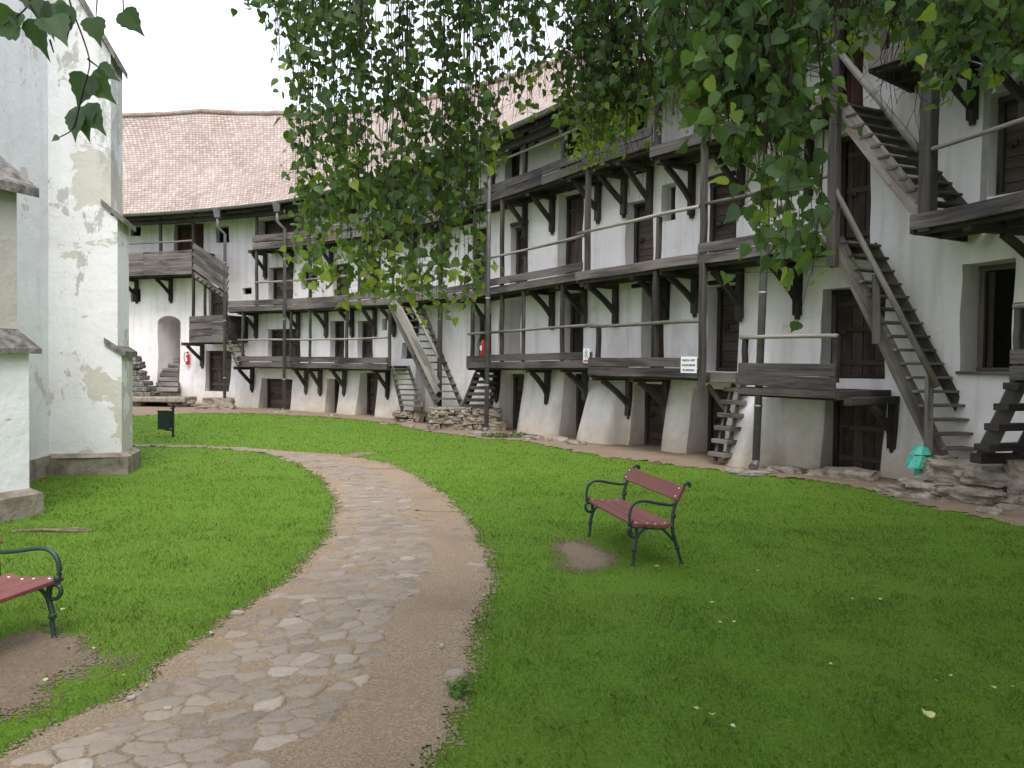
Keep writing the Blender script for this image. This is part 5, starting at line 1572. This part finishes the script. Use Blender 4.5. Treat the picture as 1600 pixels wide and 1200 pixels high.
# right top
cnt += strands([(1275, 30), (1300, 60), (1345, 75), (1362, 105), (1385, 35), (1420, 60), (1440, 95), (1462, 130), (1485, 185), (1510, 130), (1545, 140), (1570, 115), (1610, 120), (1680, 140)], 'c', 'foliage', .041, 70, (2.2, 3.0), .018, .9, airy=.35)
cnt += strands([(1425, 70), (1500, 110), (1600, 105), (1750, 120)], 'c', 'foliage', .044, 50, (1.9, 2.6), .018, .2)
# bare twig tangles hanging below the leaves
for (x0, x1, y0, y1, D, nn_) in ((950, 1012, 60, 335, 3.4, 9), (1185, 1255, 120, 330, 2.1, 10), (1395, 1440, 30, 215, 2.4, 7), (740, 790, 20, 150, 3.6, 6), (1300, 1330, 20, 100, 2.5, 3), (900, 960, 0, 120, 3.4, 5)):
    tw = MB()
    for i in range(nn_):
        xa = R.uniform(x0, x1); ye = R.uniform(y0 + (y1 - y0) * .5, y1); pts = []
        n = 9; x = xa
        for k in range(n + 1):
            x += R.normal(0, 5); pts.append(at(x, -40 + (ye + 40) * k / n, D + R.normal(0, .012)))
        sp_ = smooth_path(pts, 2); tw.tube(sp_, [.0022 * (1 - .7 * j / len(sp_)) for j in range(len(sp_))], 4)
        for k in range(4, n):
            if R.rand() < .75:
                p = pts[k]; q = p + Vector((R.normal(0, .04), R.normal(0, .03), -abs(R.normal(.05, .03)))); tw.tube([p, p.lerp(q, .5) + Vector((R.normal(0, .006), 0, .004)), q], .0009, 3)
    tw.build('bare_twigs', TWIG, tree)
# near leaves at top left
P = []; Dn = []; Nn = []; sz = []; rv = []; tw = MB()
def near_twig(pts, D):
    q = [at(x, y, D) for x, y in pts]; sp_ = smooth_path(q, 5); tw.tube(sp_, [.0017 * (1 - .5 * j / len(sp_)) for j in range(len(sp_))], 5)
near_twig([(95, -60), (110, 5), (130, 60), (140, 95), (137, 118)], 1.25); near_twig([(137, 92), (155, 106)], 1.25); near_twig([(137, 118), (128, 150), (118, 190), (110, 205), (92, 215)], 1.25)
near_twig([(60, -60), (45, 5), (20, 30), (5, 40)], 1.2); near_twig([(45, 5), (60, 30), (72, 40)], 1.2); near_twig([(78, 62), (84, 82)], 1.22)
near_twig([(150, -70), (152, -10), (150, 25)], 1.3); near_twig([(190, -60), (193, 18)], 1.3)
LV = [(28, 32, -.7, -.15, .060, 1.2), (72, 2, .1, -1, .056, 1.22), (55, 30, .25, -1, .060, 1.2), (78, 28, .6, -.9, .058, 1.2), (85, 5, .3, -1, .050, 1.25), (48, -20, .2, -1, .05, 1.2),
      (138, 118, -.35, -.9, .056, 1.25), (142, 118, .5, -.6, .054, 1.25), (130, 166, .1, -1, .060, 1.26), (140, 168, .4, -.8, .050, 1.25), (122, 178, -.2, -1, .045, 1.25), (153, 106, .9, -.5, .036, 1.25),
      (145, 28, .2, -.8, .046, 1.3), (192, 18, .7, -.8, .046, 1.3), (92, 214, -.8, -.4, .014, 1.25), (110, 10, -.2, -1, .05, 1.2), (28, 20, -.1, -.6, .03, 1.2)]
for x, y, dx, dy, s_, D in LV:
    b_ = at(x, y, D); t_ = at(x + dx * 40, y - dy * 40, D + R.uniform(-.02, .02))
    P.append(b_[:]); Dn.append((t_ - b_)[:]); Nn.append((R.uniform(-.5, .5), -1, R.uniform(-.4, .4))); sz.append(s_ * .95); rv.append(R.uniform(.0, .3))
o = leaves_obj('foliage', P, Dn, Nn, sz, rv, LEAF, tree); tw.build('twigs', TWIG, o)
# crown above and behind the camera
P = []; Dn = []; Nn = []; sz = []; rv = []; tw = MB()
clumps = []
while len(clumps) < 300:
    v = Vector((R.uniform(-1, 1), R.uniform(-1, 1), R.uniform(-1, 1)))
    if .25 < v.length < 1: clumps.append(Vector((3.6 + v.x * 4.8, .4 + v.y * 6.6, 7.0 + v.z * 2.8)))
for c in clumps:
    lp = min(sum(limbp.values(), []) + [Vector((3.0, .2, 5)), Vector((2.6, .5, 7.5)), Vector((2.3, .7, 9.5))], key=lambda q: (q - c).length)
    tw.tube([lp, lp.lerp(c, .5) + Vector((0, 0, .2)), c], [.018, .012, .005], 5)
    for k in range(150):
        q = c + Vector((R.randn() * .42, R.randn() * .42, R.randn() * .5 - .2))
        if q.y > .2:
            x_, y_, w_ = proj(q)
            if y_ > -30 and w_ > 0: continue
        P.append(q[:]); Dn.append((R.randn() * .6, R.randn() * .6, -1)); Nn.append((R.randn(), R.randn(), R.randn() * .5)); sz.append(.11 * R.uniform(.7, 1.2)); rv.append(R.uniform(.1, .8))
o = leaves_obj('foliage', P, Dn, Nn, sz, rv, LEAF, tree); tw.build('branches', TWIG, o)
print('leaves', cnt)

# weeds beside the downpipe
def weeds(name, px, py, n, sx, sy, label, size=.05, hh=.12):
    g = gnd(px, py); P = []; Dn = []; Nn = []; sz = []; rv = []
    for i in range(n):
        a = R.uniform(0, 6.28); r_ = math.sqrt(R.rand())
        x, y = g.x + math.cos(a) * r_ * sx, g.y + math.sin(a) * r_ * sy
        P.append((x, y, R.uniform(.0, hh) * (1 - .5 * r_))); Dn.append((R.randn(), R.randn(), R.uniform(.1, 1.2))); Nn.append((R.randn() * .5, R.randn() * .5, 1)); sz.append(size * R.uniform(.6, 1.3)); rv.append(R.rand())
    V, loops, r2, uvs = leaf_arrays(np.array(P), np.array(Dn), np.array(Nn), np.array(sz), np.array(rv))
    tag(np_mesh(name, V, NH, loops, WEED, None, {'rnd': r2}, uvs), label, 'plant')
weeds('weed_patch', 800, 684, 420, .8, .28, 'low clump of green weeds on the soil right of the downpipe by the stone base', .06, .14)
weeds('weed_tuft', 1306, 744, 26, .10, .07, 'tiny green weed tuft at the foot of the right ground floor door', .06, .12)
weeds('weed_tuft', 717, 1083, 30, .07, .10, 'small broad leaved weed growing at the right edge of the cobbled path', .05, .06)

# fallen leaves and small pale stones
FL = [(1455, 1134, .075), (1294, 1047, .035), (1146, 981, .03), (1375, 945, .035), (1330, 944, .03), (1110, 950, .04), (1125, 982, .03), (1218, 892, .03), (1556, 1087, .035), (1585, 1084, .03), (1465, 1074, .025), (1486, 1067, .025), (1112, 1127, .04), (1140, 1146, .04), (1090, 1120, .03), (1366, 923, .03), (1183, 899, .03), (1560, 902, .03), (150, 1022, .04), (192, 1065, .025), (232, 1083, .03), (70, 1075, .035), (96, 962, .04), (1030, 893, .05), (1040, 785, .03)]
yel = plain('yellowed_leaf', (.42, .44, .16), .6, 0, 20, .3, .1)
pal = plain('dry_pale_leaf', (.36, .38, .20), .7, 0, 20, .3, .1)
for i, (x, y, s_) in enumerate(FL):
    g = gnd(x, y); m = MB(); a = R.uniform(0, 6.28)
    loc = [(p_[0], p_[1]) for p_ in half] + [(-p_[0], p_[1]) for p_ in half[1:-1][::-1]]
    vs = [Vector((g.x + s_ * (lx * math.cos(a) - ly * math.sin(a)), g.y + s_ * (lx * math.sin(a) + ly * math.cos(a)), .042 + s_ * (.5 * abs(lx) + .25 * ly * R.uniform(.5, 1)))) for lx, ly in loc]
    m.add(vs, [list(range(NH)), [0, NH - 1] + list(range(NH, len(loc)))])
    big = s_ > .07
    tag(m.build('fallen_leaf', yel if big else pal), 'large yellow leaf lying on the grass at the lower right' if big else 'small pale dry birch leaf lying on the ground', 'leaf', None if big else 'small fallen leaves on the ground')
g = gnd(371, 962); m = MB(); m.rock((g.x, g.y, .02), .10, .05, .035, -.3, .15, 2, 4, .5); tag(m.build('pebble', PEBBLE), 'white oblong stone on the left edge of the cobbled path', 'stone')
ps = [(545, 750), (615, 882), (735, 812), (330, 995), (262, 1115), (205, 1098), (640, 935), (560, 958), (465, 967), (690, 1015), (290, 705), (365, 703)]
for x, y in ps:
    g = gnd(x, y); w = .02 + .012 * R.rand(); m = MB(); m.rock((g.x, g.y, .03), w * 1.4, w, w * .6, R.uniform(0, 3), .2, x, 3, .6)
    tag(m.build('pebble', PEBBLE), 'tiny pale pebble lying loose on the path', 'stone', 'tiny pale pebbles on the path')
# exposed roots near the church
g = gnd(90, 831)
m = MB(); m.tube(smooth_path([(g.x - .5, g.y - .05, .0), (g.x - .2, g.y, .02), (g.x + .1, g.y - .02, .018), (g.x + .40, g.y + .04, .0)]), .02, 6); m.tube(smooth_path([(g.x, g.y, .02), (g.x + .2, g.y + .05, .03), (g.x + .38, g.y + .02, .01)]), .015, 6)
tag(m.build('root', plain('root_bark', (.15, .12, .09), .9, 0, 12, .4, .5, .1)), 'exposed brown tree root in the grass beside the near buttress', 'root')

# move the empties to the bases of their things
bpy.context.view_layer.update()
for o, loc in ORIG:
    o.location = loc
    inv = Matrix.Translation(-loc)
    for c in o.children: c.matrix_parent_inverse = inv
